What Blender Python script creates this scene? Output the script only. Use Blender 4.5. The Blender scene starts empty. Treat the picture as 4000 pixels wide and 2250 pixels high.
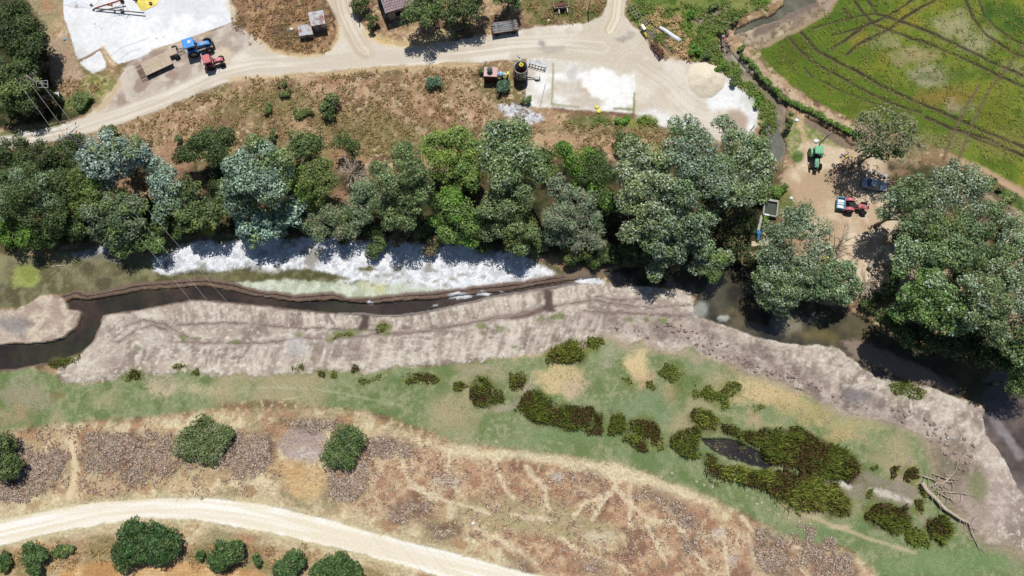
import bpy, math, random
import numpy as np
from mathutils import Vector, Matrix
R=math.radians
SC=bpy.context.scene; COL=SC.collection
# ---------------- camera, sky, sun, exposure ----------------
HC=120.0; TILT=R(12.0); FPX=2800.0
cam=bpy.data.cameras.new('camera'); cam.sensor_width=36; cam.lens=36*FPX/4000
cam.clip_start=1; cam.clip_end=4000
co=bpy.data.objects.new('camera',cam); COL.objects.link(co)
co.location=(0,0,HC); co.rotation_euler=(TILT,0,0); SC.camera=co
SUN_EL=R(65)
w=bpy.data.worlds.new('World'); SC.world=w; w.use_nodes=True
nt=w.node_tree; bg=nt.nodes['Background']; sky=nt.nodes.new('ShaderNodeTexSky')
sky.sky_type='NISHITA'; sky.sun_disc=False; sky.sun_elevation=SUN_EL; sky.sun_rotation=0
sky.air_density=1.0; sky.dust_density=0.6
nt.links.new(sky.outputs[0],bg.inputs[0]); bg.inputs[1].default_value=0.065
sl=bpy.data.lights.new('sun','SUN'); sl.energy=4.6; sl.angle=R(0.5); sl.color=(1,0.965,0.90)
so=bpy.data.objects.new('sun',sl); COL.objects.link(so)
# light travels towards -Y (down the picture)
so.rotation_euler=(-(math.pi/2-SUN_EL),0,0)
so.location=(0,0,200)
SC.view_settings.view_transform='Standard'; SC.view_settings.look='None'
SC.view_settings.exposure=0.30; SC.view_settings.gamma=1
LIT=1.75   # radiance of a white sunlit surface on screen: photo colour / LIT = albedo
# ---------------- helpers ----------------
ct,st=math.cos(TILT),math.sin(TILT)
def G(u,v,h=0.0):
    dx=(u-2000)/FPX; dy=(1125-v)/FPX
    d=(dx, st+dy*ct, -ct+dy*st); k=(HC-h)/(-d[2])
    return Vector((d[0]*k,d[1]*k,h))
def s2l(c):
    c=np.asarray(c,float)/255.0
    return np.where(c<=0.04045,c/12.92,((c+0.055)/1.055)**2.4)
def C(r,g,b):
    return np.clip(s2l((r,g,b))/LIT,0.002,0.86)
def CB(c,k=1.0): # albedo tuple from photo colour
    a=C(*c)*k; return (float(min(a[0],.9)),float(min(a[1],.9)),float(min(a[2],.9)))
RNG=np.random.RandomState(7)
TABS=[RNG.rand(256,256).astype(np.float32) for _ in range(8)]
def vn(x,y,s=0):
    T=TABS[s%8]; x=x+17.3*s; y=y+9.1*s
    xi=np.floor(x).astype(np.int64); yi=np.floor(y).astype(np.int64)
    fx=x-xi; fy=y-yi; fx=fx*fx*(3-2*fx); fy=fy*fy*(3-2*fy)
    x0=xi&255; x1=(xi+1)&255; y0=yi&255; y1=(yi+1)&255
    return (T[y0,x0]*(1-fx)+T[y0,x1]*fx)*(1-fy)+(T[y1,x0]*(1-fx)+T[y1,x1]*fx)*fy
def fbm(x,y,sc,o=4,s=0,g=.55):
    a=1;t=0;n=0
    for k in range(o):
        t=t+a*vn(x/sc,y/sc,s+k); n+=a; a*=g; sc/=2.03
    return t/n
def sm(a,b,x):
    t=np.clip((x-a)/(b-a),0,1); return t*t*(3-2*t)
def tag(o,label=None,cat=None,group=None,kind=None):
    if label: o['label']=label
    if cat: o['category']=cat
    if group: o['group']=group
    if kind: o['kind']=kind
    return o
def empty(name,loc,rz=0,label=None,cat=None,group=None):
    o=bpy.data.objects.new(name,None); COL.objects.link(o); o.location=loc; o.rotation_euler=(0,0,rz)
    o.empty_display_size=.3
    return tag(o,label,cat,group)
def mesh_np(name,V,F,mat,parent=None,cols=None,smooth=False):
    me=bpy.data.meshes.new(name); V=np.asarray(V,np.float32); F=np.asarray(F,np.int32)
    n,k=F.shape
    me.vertices.add(len(V)); me.vertices.foreach_set('co',V.ravel())
    me.loops.add(n*k); me.loops.foreach_set('vertex_index',F.ravel())
    me.polygons.add(n); me.polygons.foreach_set('loop_start',np.arange(0,n*k,k,dtype=np.int32))
    me.polygons.foreach_set('loop_total',np.full(n,k,np.int32))
    if smooth: me.polygons.foreach_set('use_smooth',np.ones(n,bool))
    if cols is not None:
        a=me.attributes.new('Col','FLOAT_COLOR','POINT')
        cc=np.ones((len(V),4),np.float32); cc[:,:3]=cols; a.data.foreach_set('color',cc.ravel())
    me.update(calc_edges=True); me.materials.append(mat)
    o=bpy.data.objects.new(name,me); COL.objects.link(o)
    if parent: o.parent=parent
    return o
class MB:
    """collects simple shapes and links them as one mesh object"""
    def __init__(s): s.V=[];s.F=[]
    def add(s,V,F):
        n=len(s.V); s.V+= [tuple(v) for v in V]; s.F+=[tuple(i+n for i in f) for f in F]; return s
    def box(s,c,d,rz=0,rx=0,ry=0,taper=1.0):
        M=Matrix.Translation(c)@Matrix.Rotation(rz,4,'Z')@Matrix.Rotation(ry,4,'Y')@Matrix.Rotation(rx,4,'X')
        x,y,z=d[0]/2,d[1]/2,d[2]/2; V=[]
        for zz,t in ((-z,1),(z,taper)):
            for a,b in ((-x,-y),(x,-y),(x,y),(-x,y)): V.append(M@Vector((a*t,b*t,zz)))
        return s.add(V,[(3,2,1,0),(4,5,6,7),(0,1,5,4),(1,2,6,5),(2,3,7,6),(3,0,4,7)])
    def tube(s,pts,r,n=8,cap=True):
        pts=[Vector(p) for p in pts]; rr=r if isinstance(r,(list,tuple)) else [r]*len(pts)
        V=[];F=[]; m=len(pts)
        for i,p in enumerate(pts):
            d=(pts[min(i+1,m-1)]-pts[max(i-1,0)]).normalized()
            a=d.cross(Vector((0,0,1))); 
            if a.length<1e-3: a=Vector((1,0,0))
            a.normalize(); b=d.cross(a)
            for k in range(n):
                t=2*math.pi*k/n; V.append(p+(a*math.cos(t)+b*math.sin(t))*rr[i])
        for i in range(m-1):
            for k in range(n):
                F.append((i*n+k,i*n+(k+1)%n,(i+1)*n+(k+1)%n,(i+1)*n+k))
        if cap: F.append(tuple(range(n))[::-1]); F.append(tuple((m-1)*n+k for k in range(n)))
        return s.add(V,F)
    def lathe(s,c,prof,axis='Z',n=24,M=None):
        """prof: list of (radius, height) revolved about an axis through c"""
        c=Vector(c);V=[];F=[];m=len(prof)
        for r,h in prof:
            for k in range(n):
                t=2*math.pi*k/n; a,b=r*math.cos(t),r*math.sin(t)
                p=Vector((a,b,h)) if axis=='Z' else (Vector((a,h,b)) if axis=='Y' else Vector((h,a,b)))
                if M: p=M@p
                V.append(c+p)
        for i in range(m-1):
            for k in range(n): F.append((i*n+k,i*n+(k+1)%n,(i+1)*n+(k+1)%n,(i+1)*n+k))
        return s.add(V,F)
    def prism(s,pts,z0,z1):
        n=len(pts);V=[(p[0],p[1],z0) for p in pts]+[(p[0],p[1],z1) for p in pts]
        F=[tuple(range(n))[::-1],tuple(range(n,2*n))]+[(i,(i+1)%n,n+(i+1)%n,n+i) for i in range(n)]
        return s.add(V,F)
    def prof(s,pts,y0,y1):
        """side outline in x,z extruded across y"""
        n=len(pts);V=[(p[0],y0,p[1]) for p in pts]+[(p[0],y1,p[1]) for p in pts]
        F=[tuple(range(n)),tuple(range(n,2*n))[::-1]]+[((i+1)%n,i,n+i,n+(i+1)%n) for i in range(n)]
        return s.add(V,F)
    def build(s,name,mat,parent=None,bevel=0,smooth=False,label=None):
        me=bpy.data.meshes.new(name); me.from_pydata(s.V,[],s.F); me.update(); me.materials.append(mat)
        if smooth:
            me.polygons.foreach_set('use_smooth',[True]*len(me.polygons))
        o=bpy.data.objects.new(name,me); COL.objects.link(o)
        if parent: o.parent=parent
        if bevel:
            b=o.modifiers.new('bevel','BEVEL'); b.width=bevel; b.segments=2; b.limit_method='ANGLE'; b.angle_limit=R(40)
        if label: o['label']=label
        return o
def copy_tree(o,parent=None):
    c=o.copy(); COL.objects.link(c); c.parent=parent
    for ch in list(o.children): copy_tree(ch,c)
    return c
# ---------------- materials ----------------
def mat(name,col=None,rough=.7,metal=0,attr=False,nsc=3.0,namt=.15,bump=0,bsc=None,trans=0,spec=.3,nsc2=None,coat=0,col2=None,dist=.05,detail=5):
    m=bpy.data.materials.new(name); m.use_nodes=True; N=m.node_tree.nodes; Lk=m.node_tree.links
    p=N['Principled BSDF']; p.inputs['Roughness'].default_value=rough; p.inputs['Metallic'].default_value=metal
    p.inputs['Specular IOR Level'].default_value=spec
    if coat: p.inputs['Coat Weight'].default_value=coat
    g=N.new('ShaderNodeNewGeometry') if attr or nsc2 else None
    tc=N.new('ShaderNodeTexCoord'); vec=tc.outputs['Object']
    if attr:
        a=N.new('ShaderNodeAttribute'); a.attribute_name='Col'; src=a.outputs['Color']
    else:
        c=N.new('ShaderNodeRGB'); c.outputs[0].default_value=(*col,1); src=c.outputs[0]
    if col2 is not None:
        n0=N.new('ShaderNodeTexNoise'); n0.inputs['Scale'].default_value=nsc*.6; n0.inputs['Detail'].default_value=4
        rp=N.new('ShaderNodeMapRange'); rp.inputs['From Min'].default_value=.45; rp.inputs['From Max'].default_value=.62
        mx=N.new('ShaderNodeMix'); mx.data_type='RGBA'; mx.inputs[7].default_value=(*col2,1)
        Lk.new(vec,n0.inputs['Vector']); Lk.new(n0.outputs['Fac'],rp.inputs['Value']); Lk.new(rp.outputs[0],mx.inputs[0]); Lk.new(src,mx.inputs[6]); src=mx.outputs[2]
    if namt:
        n=N.new('ShaderNodeTexNoise'); n.inputs['Scale'].default_value=nsc; n.inputs['Detail'].default_value=detail; n.inputs['Roughness'].default_value=.65
        Lk.new(vec,n.inputs['Vector'])
        mr=N.new('ShaderNodeMapRange'); mr.inputs['From Min'].default_value=.3; mr.inputs['From Max'].default_value=.7
        mr.inputs['To Min'].default_value=1-namt; mr.inputs['To Max'].default_value=1+namt
        Lk.new(n.outputs['Fac'],mr.inputs['Value'])
        vm=N.new('ShaderNodeVectorMath'); vm.operation='SCALE'; Lk.new(src,vm.inputs[0]); Lk.new(mr.outputs[0],vm.inputs['Scale']); src=vm.outputs[0]
    Lk.new(src,p.inputs['Base Color'])
    if bump:
        nb=N.new('ShaderNodeTexNoise'); nb.inputs['Scale'].default_value=bsc or nsc; nb.inputs['Detail'].default_value=6; nb.inputs['Roughness'].default_value=.7
        Lk.new(vec,nb.inputs['Vector'])
        b=N.new('ShaderNodeBump'); b.inputs['Strength'].default_value=bump; b.inputs['Distance'].default_value=dist
        Lk.new(nb.outputs['Fac'],b.inputs['Height']); Lk.new(b.outputs[0],p.inputs['Normal'])
    if trans:
        out=N['Material Output']; t=N.new('ShaderNodeBsdfTranslucent'); ms=N.new('ShaderNodeMixShader'); ms.inputs[0].default_value=trans
        Lk.new(src,t.inputs['Color']); Lk.new(p.outputs[0],ms.inputs[1]); Lk.new(t.outputs[0],ms.inputs[2]); Lk.new(ms.outputs[0],out.inputs['Surface'])
    return m
M={}
M['dry']=mat('dry_ground',attr=True,rough=.95,nsc=2.2,namt=.30,bump=.9,bsc=2.5,dist=.25,spec=.1)
M['mead']=mat('meadow_grass',attr=True,rough=.9,nsc=3.6,namt=.26,bump=.8,bsc=5,dist=.12,spec=.15)
M['road']=mat('dirt_road',attr=True,rough=.95,nsc=3.0,namt=.10,bump=.25,bsc=3,dist=.04,spec=.1)
M['conc']=mat('concrete',attr=True,rough=.8,nsc=1.1,namt=.09,bump=.1,bsc=6,dist=.02,spec=.3)
M['mud']=mat('river_mud',attr=True,rough=.85,nsc=2.4,namt=.16,bump=1.0,bsc=1.8,dist=.3,spec=.25)
M['foam']=mat('white_riverbed',attr=True,rough=.8,nsc=3.5,namt=.24,bump=.8,bsc=3.2,dist=.10,spec=.3)
M['field']=mat('crop_field',attr=True,rough=.9,nsc=3.0,namt=.30,bump=.9,bsc=3.5,dist=.18,spec=.15)
M['water']=mat('water',attr=True,rough=.12,nsc=.7,namt=.25,bump=.08,bsc=1.2,dist=.03,spec=.5)
M['leaf']=mat('leaves',attr=True,rough=.55,namt=0,trans=.14,spec=.25)
M['reed']=mat('reed_blades',attr=True,rough=.6,namt=0,trans=.2,spec=.25)
M['weed']=mat('dry_weed',attr=True,rough=.9,namt=0,trans=.1,spec=.1)
M['bark']=mat('bark',(.16,.13,.10),rough=.95,nsc=3,namt=.4,bump=.8,bsc=5,col2=(.24,.21,.17))
M['palebark']=mat('pale_bark',(.42,.39,.34),rough=.9,nsc=3,namt=.3,bump=.5,bsc=6,col2=(.2,.17,.14))
M['dead']=mat('dead_wood',(.34,.28,.22),rough=.95,nsc=4,namt=.35,bump=.7,bsc=8)
def pm(name,c,rough=.35,metal=0,coat=0,namt=.12,k=1.0,**kw): M[name]=mat(name,CB(c,k),rough=rough,metal=metal,coat=coat,nsc=1.7,namt=namt,**kw)
pm('blue_paint',(80,165,245),coat=.3,k=1.0); pm('red_paint',(222,118,128),rough=.55); pm('green_paint',(128,200,155),coat=.2)
pm('pale_blue_paint',(185,208,240),rough=.3,coat=.5); pm('crate_blue',(110,195,235),rough=.5)
pm('yellow_paint',(240,215,60),rough=.5); pm('light_blue_metal',(185,215,235),rough=.4,metal=.2)
pm('rubber',(45,44,46),rough=.85,bump=.5,bsc=9); pm('black_metal',(34,32,34),rough=.6); pm('rim_grey',(165,165,160),rough=.5)
pm('glass',(14,18,26),rough=.06,spec=.8,namt=0); pm('dark_red_paint',(105,45,48),rough=.6,col2=CB((70,40,40)))
pm('galvanised',(205,208,214),rough=.45,metal=.3,col2=CB((150,140,135)),namt=.2)
pm('pink_metal',(215,180,172),rough=.6,namt=.12); pm('grey_metal',(140,140,142),rough=.5,metal=.3,namt=.2)
pm('rust',(125,85,68),rough=.9,namt=.35,col2=CB((90,70,62))); pm('wood_grey',(175,165,150),rough=.9,namt=.3)
pm('dusty_planks',(205,188,165),rough=.95,namt=.22); pm('wall_plaster',(175,170,168),rough=.9,bump=.2,col2=CB((140,130,125)))
pm('white_plastic',(245,247,250),rough=.5,namt=.06); pm('tarp_yellow',(250,228,110),rough=.5,namt=.12,bump=.6,bsc=1.5,dist=.12)
pm('tarp_white',(240,243,250),rough=.5,namt=.06,bump=.6,bsc=1.2,dist=.1); pm('tarp_grey',(95,98,115),rough=.6,bump=.6,bsc=1.5,dist=.1)
pm('concrete_old',(185,182,172),rough=.9,namt=.2,bump=.3,bsc=5); pm('turquoise',(120,215,195),rough=.5)
pm('heap_sand',(240,228,205),rough=1,namt=.10,bump=.6,bsc=3,dist=.12); pm('wire',(215,215,210),rough=.4,metal=.5,namt=0); pm('lattice',(205,205,210),rough=.5,metal=.3)
pm('yellow_sack',(250,240,90),rough=.6,namt=.2); pm('orange_paint',(230,130,60),rough=.5); pm('brick_red',(170,85,80),rough=.8)
pm('basin_water',(84,92,78),rough=.1,spec=.6); pm('pad_sand',(216,200,170),rough=.9); pm('pale_thistle',(214,214,180),rough=.9)
REEDS=[([(2130,1405),(2150,1370),(2190,1350),(2230,1330),(2260,1345),(2290,1360),(2290,1400),(2270,1415),(2200,1425),(2170,1410)],1.3,'dark brown reed bed touching the mud bank'),
([(2290,1330),(2340,1318),(2360,1345),(2330,1375),(2290,1365)],.9,'lighter reed tuft right of the dark one on the mud edge'),
([(1830,1520),(1860,1480),(1910,1475),(1945,1510),(1975,1560),(1940,1585),(1880,1590),(1840,1560)],1.3,'round reed clump left of the driftwood'),
([(1770,1500),(1800,1490),(1830,1510),(1800,1530),(1770,1520)],.8,'small yellow reed tuft left of the round clump'),
([(1985,1455),(2030,1450),(2055,1470),(2040,1510),(2005,1530),(1985,1500)],1.2,'upright reed clump beside the driftwood stick'),
([(2010,1575),(2045,1535),(2090,1523),(2130,1545),(2170,1575),(2230,1580),(2290,1590),(2340,1610),(2352,1650),(2345,1695),(2280,1690),(2200,1680),(2120,1660),(2050,1635),(2012,1605)],1.5,'long reed bed left of the footpath gap'),
([(2365,1655),(2385,1610),(2415,1600),(2440,1630),(2430,1680),(2390,1700),(2360,1690)],1.3,'rounded reed clump right of the gap'),
([(2440,1690),(2450,1640),(2490,1625),(2550,1640),(2575,1680),(2560,1710),(2500,1700)],1.3,'broad olive reed clump in the middle of the row'),
([(2420,1720),(2440,1705),(2490,1700),(2530,1730),(2530,1768),(2470,1755)],1.3,'brown rounded reed clump at the meadow side'),
([(2540,1700),(2585,1700),(2590,1760),(2550,1775)],1.0,'pale yellow reeds left of the narrow mud track'),
([(2560,1440),(2600,1415),(2660,1430),(2680,1460),(2640,1500),(2600,1480)],.7,'patchy reed tufts beside the straw patch'),
([(2515,1495),(2545,1485),(2560,1510),(2550,1530),(2520,1525)],.6,'low brown reed tuft below the straw patch'),
([(2425,1480),(2455,1475),(2475,1515),(2455,1520)],.6,'small lone tuft on the open meadow'),
([(2650,1495),(2680,1490),(2670,1525),(2650,1520)],.5,'smallest tuft right of the patchy ones'),
([(2705,1540),(2760,1510),(2800,1530),(2850,1490),(2905,1520),(2900,1545),(2850,1560),(2860,1590),(2820,1600),(2790,1570),(2740,1555)],.8,'scattered reed tufts above the pond'),
([(2935,1590),(2980,1580),(2990,1600),(2950,1615)],.6,'low tuft right of the scattered ones'),
([(2700,1620),(2740,1595),(2800,1620),(2815,1660),(2790,1700),(2730,1690),(2700,1650)],1.2,'dark reed clump at the upper end of the pond'),
([(2615,1700),(2640,1670),(2700,1665),(2735,1700),(2740,1760),(2720,1790),(2650,1785),(2615,1750)],1.4,'tall green reeds at the left end of the pond'),
([(2810,1655),(2900,1690),(3000,1680),(3080,1690),(3150,1700),(3230,1720),(3300,1750),(3355,1795),(3372,1835),(3340,1870),(3280,1885),(3180,1865),(3080,1830),(3030,1800),(2950,1745),(2880,1712),(2820,1700)],1.7,'long dark reed bed on the far side of the pond'),
([(3075,1680),(3110,1665),(3170,1690),(3210,1715),(3150,1715),(3090,1700)],1.1,'dark hump of reeds on top of the far bed'),
([(2745,1770),(2800,1800),(2900,1820),(3000,1835),(3100,1845),(3200,1875),(3290,1915),(3330,1960),(3325,2005),(3260,2015),(3180,1990),(3080,1950),(2980,1915),(2880,1880),(2790,1840),(2740,1810)],1.7,'long brown reed bed on the near side of the pond'),
([(3370,1990),(3400,1965),(3480,1970),(3540,1985),(3560,2030),(3530,2080),(3480,2090),(3420,2060),(3375,2030)],1.5,'oval reed bed left of the wheel tracks'),
([(3630,2020),(3670,2010),(3720,2040),(3720,2090),(3680,2125),(3635,2110),(3620,2060)],1.4,'green reed clump under the fallen trunk'),
([(3530,2070),(3570,2050),(3610,2080),(3630,2130),(3590,2140),(3540,2110)],1.0,'yellow reed tufts between the wheel tracks'),
([(3540,1830),(3570,1820),(3590,1870),(3565,1900),(3530,1890)],1.0,'green reeds beside the branch pile'),
([(3475,1830),(3510,1820),(3520,1850),(3490,1870)],.9,'small dark reed tuft in the wet hollow'),
([(3400,1815),(3430,1815),(3430,1840),(3400,1835)],.6,'tiny tuft at the edge of the wet hollow'),
([(3380,1920),(3410,1910),(3410,1940),(3375,1945)],.6,'low tuft on the white crust'),
([(3585,1900),(3605,1900),(3615,1940),(3595,1945)],.9,'dark tuft beside the trunk foot'),
([(3570,1950),(3600,1960),(3610,2010),(3580,2000)],.8,'green tuft between the tracks, upper one'),
([(1570,1480),(1620,1455),(1700,1455),(1730,1480),(1680,1500),(1580,1500)],.9,'flattened yellow green reeds near the mud edge'),
([(470,1480),(520,1445),(560,1440),(550,1480),(500,1490)],.8,'leaning tuft at the mud edge, leftmost'),
([(675,1440),(710,1420),(735,1440),(700,1455)],.9,'dark green tuft at the mud edge'),([(735,1450),(780,1440),(780,1465),(745,1465)],.7,'pale green tuft beside the dark one at the mud edge'),
([(1140,1455),(1150,1425),(1200,1430),(1195,1460)],1.0,'upright green tuft at the mud edge'),([(1225,1460),(1240,1435),(1275,1450),(1270,1475),(1235,1470)],.8,'green tuft pair at the mud edge'),([(1290,1470),(1310,1440),(1315,1475)],.8,'narrow tuft at the mud edge'),([(1365,1460),(1400,1425),(1412,1450),(1385,1465)],.9,'brownish tuft at the mud edge'),
([(180,1420),(240,1395),(320,1370),(310,1385),(230,1440),(190,1440)],.8,'green reeds between stream and mud at the left'),
([(1380,1490),(1460,1470),(1510,1460),(1500,1490),(1420,1505)],.5,'low yellow grass below the mud edge'),
([(1280,1310),(1370,1295),(1385,1310),(1300,1325)],.45,'grass strip on the mud bank left of the drain'),([(1470,1270),(1510,1262),(1530,1285),(1480,1300)],.5,'grass tuft right of the drain'),
([(3470,1500),(3560,1480),(3620,1540),(3600,1560),(3500,1540)],.7,'pale grass on the mud under the grove')]
# ---------------- terrain grid ----------------
DX=0.2; X0,X1,Y0,Y1=-104.0,104.0,-30.0,92.0
xs=np.arange(X0,X1+1e-6,DX); ys=np.arange(Y0,Y1+1e-6,DX); NX,NY=len(xs),len(ys)
XX,YY=np.meshgrid(xs,ys)
SD=YY*st+HC*ct; UU=2000+FPX*XX/SD; VV=1125-FPX*(YY*ct-HC*st)/SD
Vrow=VV[:,0]
n1=fbm(XX,YY,9,4,0); n2=fbm(XX,YY,2.2,4,3); n3=fbm(XX,YY,.8,3,5); nb=fbm(XX,YY,25,3,2); wh=RNG.rand(NY,NX)
WU=UU+(fbm(XX,YY,5,3,4)-.5)*26+(n2-.5)*16; WV=VV+(fbm(XX,YY,5,3,6)-.5)*26+(n3-.5)*14
COLA=np.zeros((NY,NX,3)); CLS=np.zeros((NY,NX),np.int8); ZZ=(n1-.5)*.5+(n2-.5)*.22
CN=['dry_ground','dirt_road','farm_track','concrete_yard','meadow','mud_bank','riverbed','stream','crop_field','irrigation_channel','pond','farm_yard','footpath','stubble_field','marsh']
CI={n:i for i,n in enumerate(CN)}
def window(pts,mg):
    us=[p[0] for p in pts]; vs=[p[1] for p in pts]
    rows=np.where((Vrow>=min(vs)-mg)&(Vrow<=max(vs)+mg))[0]
    if len(rows)==0: return None
    r0,r1=rows[0],rows[-1]+1
    s=SD[r0:r1,0]; lo=((min(us)-mg-2000)/FPX*s).min(); hi=((max(us)+mg-2000)/FPX*s).max()
    c0=max(0,int((lo-X0)/DX)-1); c1=min(NX,int((hi-X0)/DX)+2)
    if c1<=c0: return None
    return slice(r0,r1),slice(c0,c1)
def segd(px,py,pts,closed):
    d=np.full(px.shape,1e9); side=np.zeros(px.shape); tt=np.zeros(px.shape); acc=0
    n=len(pts)
    for i in range(n if closed else n-1):
        ax,ay=pts[i]; bx,by=pts[(i+1)%n]; dx,dy=bx-ax,by-ay; L2=dx*dx+dy*dy+1e-9
        t=np.clip(((px-ax)*dx+(py-ay)*dy)/L2,0,1)
        q=np.hypot(px-ax-t*dx,py-ay-t*dy); m=q<d
        d=np.where(m,q,d)
        if not closed:
            cr=np.sign((px-ax)*dy-(py-ay)*dx); side=np.where(m,cr,side); tt=np.where(m,acc+t*math.sqrt(L2),tt); acc+=math.sqrt(L2)
    return d,side,tt
def inside(px,py,pts):
    c=np.zeros(px.shape,bool); n=len(pts); j=n-1
    for i in range(n):
        xi,yi=pts[i]; xj,yj=pts[j]
        if yi!=yj:
            c^=((yi>py)!=(yj>py))&(px<(xj-xi)*(py-yi)/(yj-yi)+xi)
        j=i
    return c
def pmask(pts,soft=8,rag=0,warp=1.0,amp=1.0):
    W=window(pts,soft+rag+40)
    if W is None: return None,None
    px=UU[W]+(WU[W]-UU[W])*warp; py=VV[W]+(WV[W]-VV[W])*warp
    d,_,_=segd(px,py,pts,True); d=np.where(inside(px,py,pts),d,-d)
    if rag: d=d+(n2[W]-.5)*2*rag+(wh[W]-.5)*rag*.5
    return W,sm(-soft,soft,d)*amp
def smask(pts,wd,soft=4,rag=0,warp=.5,amp=1.0):
    W=window(pts,wd+soft+rag+20)
    if W is None: return None,None
    px=UU[W]+(WU[W]-UU[W])*warp; py=VV[W]+(WV[W]-VV[W])*warp
    d,_,_=segd(px,py,pts,False)
    if rag: d=d+(n2[W]-.5)*2*rag
    return W,(1-sm(wd-soft,wd+soft,d))*amp
def apply(W,m,col,cls=None,z=None):
    if W is None: return
    c=COLA[W]; cc=col(W) if callable(col) else C(*col)
    COLA[W]=c*(1-m[...,None])+cc*m[...,None]
    if cls is not None:
        k=CLS[W]; k[m>.5]=CI[cls]; CLS[W]=k
    if z is not None:
        zz=z(W) if callable(z) else z
        ZZ[W]=ZZ[W]*(1-m)+zz*m
def poly(pts,col,cls=None,z=None,**kw):
    W,m=pmask(pts,**kw); apply(W,m,col,cls,z); return W,m
def stroke(pts,wd,col,cls=None,z=None,**kw):
    W,m=smask(pts,wd,**kw); apply(W,m,col,cls,z)
def spot(u,v,r,col,ry=None,**kw):
    ry=ry or r; poly([(u+r*math.cos(a),v+ry*math.sin(a)) for a in np.linspace(0,2*math.pi,13)[:-1]],col,**kw)
def mix(cols,noises,sharp=.12):
    """blend a list of photo colours by noise fields"""
    cols=[C(*c) for c in cols]
    def f(W):
        o=np.broadcast_to(cols[0],COLA[W].shape).copy()
        for k,c in enumerate(cols[1:]):
            nz,th=noises[k]; v=nz[W]; m=sm(th-sharp,th+sharp,v)[...,None]; o=o*(1-m)+c*m
        return o*(1+(wh[W][...,None]-.5)*.12)
    return f
nA=fbm(XX,YY,4,4,1); nB=fbm(XX,YY,1.3,4,2); nC=fbm(XX,YY,14,4,5); nD=fbm(XX,YY,.55,2,7); nE=fbm(XX,YY,6,5,6); nF=fbm(XX,YY,2.8,4,7)
ALL=(slice(None),slice(None))
# base: dry weedy ground
DRY=mix([(182,152,122),(158,130,98),(202,172,136),(140,128,88),(134,106,86),(210,190,156)],[(nA,.52),(nB,.60),(nE,.58),(nF,.63),(nD,.70)],.07)
COLA[:]=DRY(ALL)
PALE=mix([(214,194,158),(196,172,134),(228,212,176),(170,158,122),(186,150,118)],[(nA,.55),(nB,.56),(nE,.60),(nF,.64)],.08)
BROWN=mix([(194,156,126),(174,134,108),(208,178,144),(148,114,94),(218,194,160)],[(nA,.50),(nB,.57),(nE,.62),(nF,.64)],.07)
GREYW=mix([(150,128,112),(120,98,88),(176,152,132),(98,80,72)],[(nB,.50),(nD,.58),(nF,.60)],.08)
GREEN=mix([(96,120,62),(74,100,46),(122,138,84),(140,132,84)],[(nA,.50),(nB,.58),(nE,.62)],.08)
MEAD=mix([(138,150,108),(124,140,92),(154,160,122),(114,132,82),(174,164,128)],[(nA,.50),(nD,.56),(nF,.60),(nC,.64)],.08)
MUD=mix([(206,192,177),(188,172,158),(222,210,195),(160,145,133),(232,223,209)],[(nA,.48),(nB,.55),(nF,.62),(nD,.68)],.1)
MARSH=mix([(122,118,88),(104,102,70),(140,134,104),(96,92,68),(150,146,110)],[(nA,.50),(nB,.57),(nF,.60),(nE,.64)],.1)
YARD=mix([(206,192,176),(190,174,162),(218,206,190),(176,158,146)],[(nA,.52),(nB,.60),(nF,.64)],.08)
SANDY=mix([(218,198,170),(206,182,154),(230,212,186),(194,168,138)],[(nA,.50),(nB,.60),(nE,.62)],.08)
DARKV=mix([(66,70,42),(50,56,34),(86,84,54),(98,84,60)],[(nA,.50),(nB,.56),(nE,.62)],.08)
# middle slope: greener patches
for (u,v,r,ry) in [(1060,400,170,60),(1500,500,240,70),(700,330,120,40),(1750,560,200,50),(420,350,80,50),(2300,500,200,30),(1150,600,300,70)]:
    spot(u,v,r,mix([(140,132,88),(118,116,70),(158,140,100)],[(nB,.50),(nD,.55)]),ry=ry,soft=50,rag=40,amp=.85)
for (u,v,r,ry) in [(1340,340,150,40),(1700,430,220,60),(2100,470,120,30),(1150,330,90,30),(1600,320,120,30),(2300,560,200,30),(820,480,160,30)]:
    spot(u,v,r,BROWN,ry=ry,soft=30,rag=30,amp=.8)
stroke([(1455,360),(1500,400),(1560,450),(1640,510),(1700,550)],16,(196,170,140),soft=10,amp=.8)
# dense vegetation floor under the tree belt
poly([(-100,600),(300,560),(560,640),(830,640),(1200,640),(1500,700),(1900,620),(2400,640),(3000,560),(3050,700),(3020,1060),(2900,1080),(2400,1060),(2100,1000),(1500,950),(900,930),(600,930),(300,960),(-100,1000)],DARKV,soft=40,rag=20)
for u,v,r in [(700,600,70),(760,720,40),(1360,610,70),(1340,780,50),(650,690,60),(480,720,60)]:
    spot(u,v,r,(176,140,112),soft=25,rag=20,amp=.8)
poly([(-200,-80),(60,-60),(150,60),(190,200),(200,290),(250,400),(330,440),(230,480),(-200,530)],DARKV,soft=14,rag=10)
poly([(130,-50),(245,-50),(255,90),(305,235),(330,290),(300,330),(210,300),(190,180),(150,60),(110,0)],PALE,soft=14,rag=10)
poly([(200,150),(260,130),(300,230),(330,300),(290,340),(200,300)],(186,160,138),soft=16,rag=8,amp=.8)
spot(390,340,75,mix([(158,154,100),(136,140,80),(190,176,130)],[(nB,.5),(nD,.56)]),ry=50,soft=25,rag=15)
spot(300,400,60,GREEN,ry=36,soft=14,rag=12)
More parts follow.
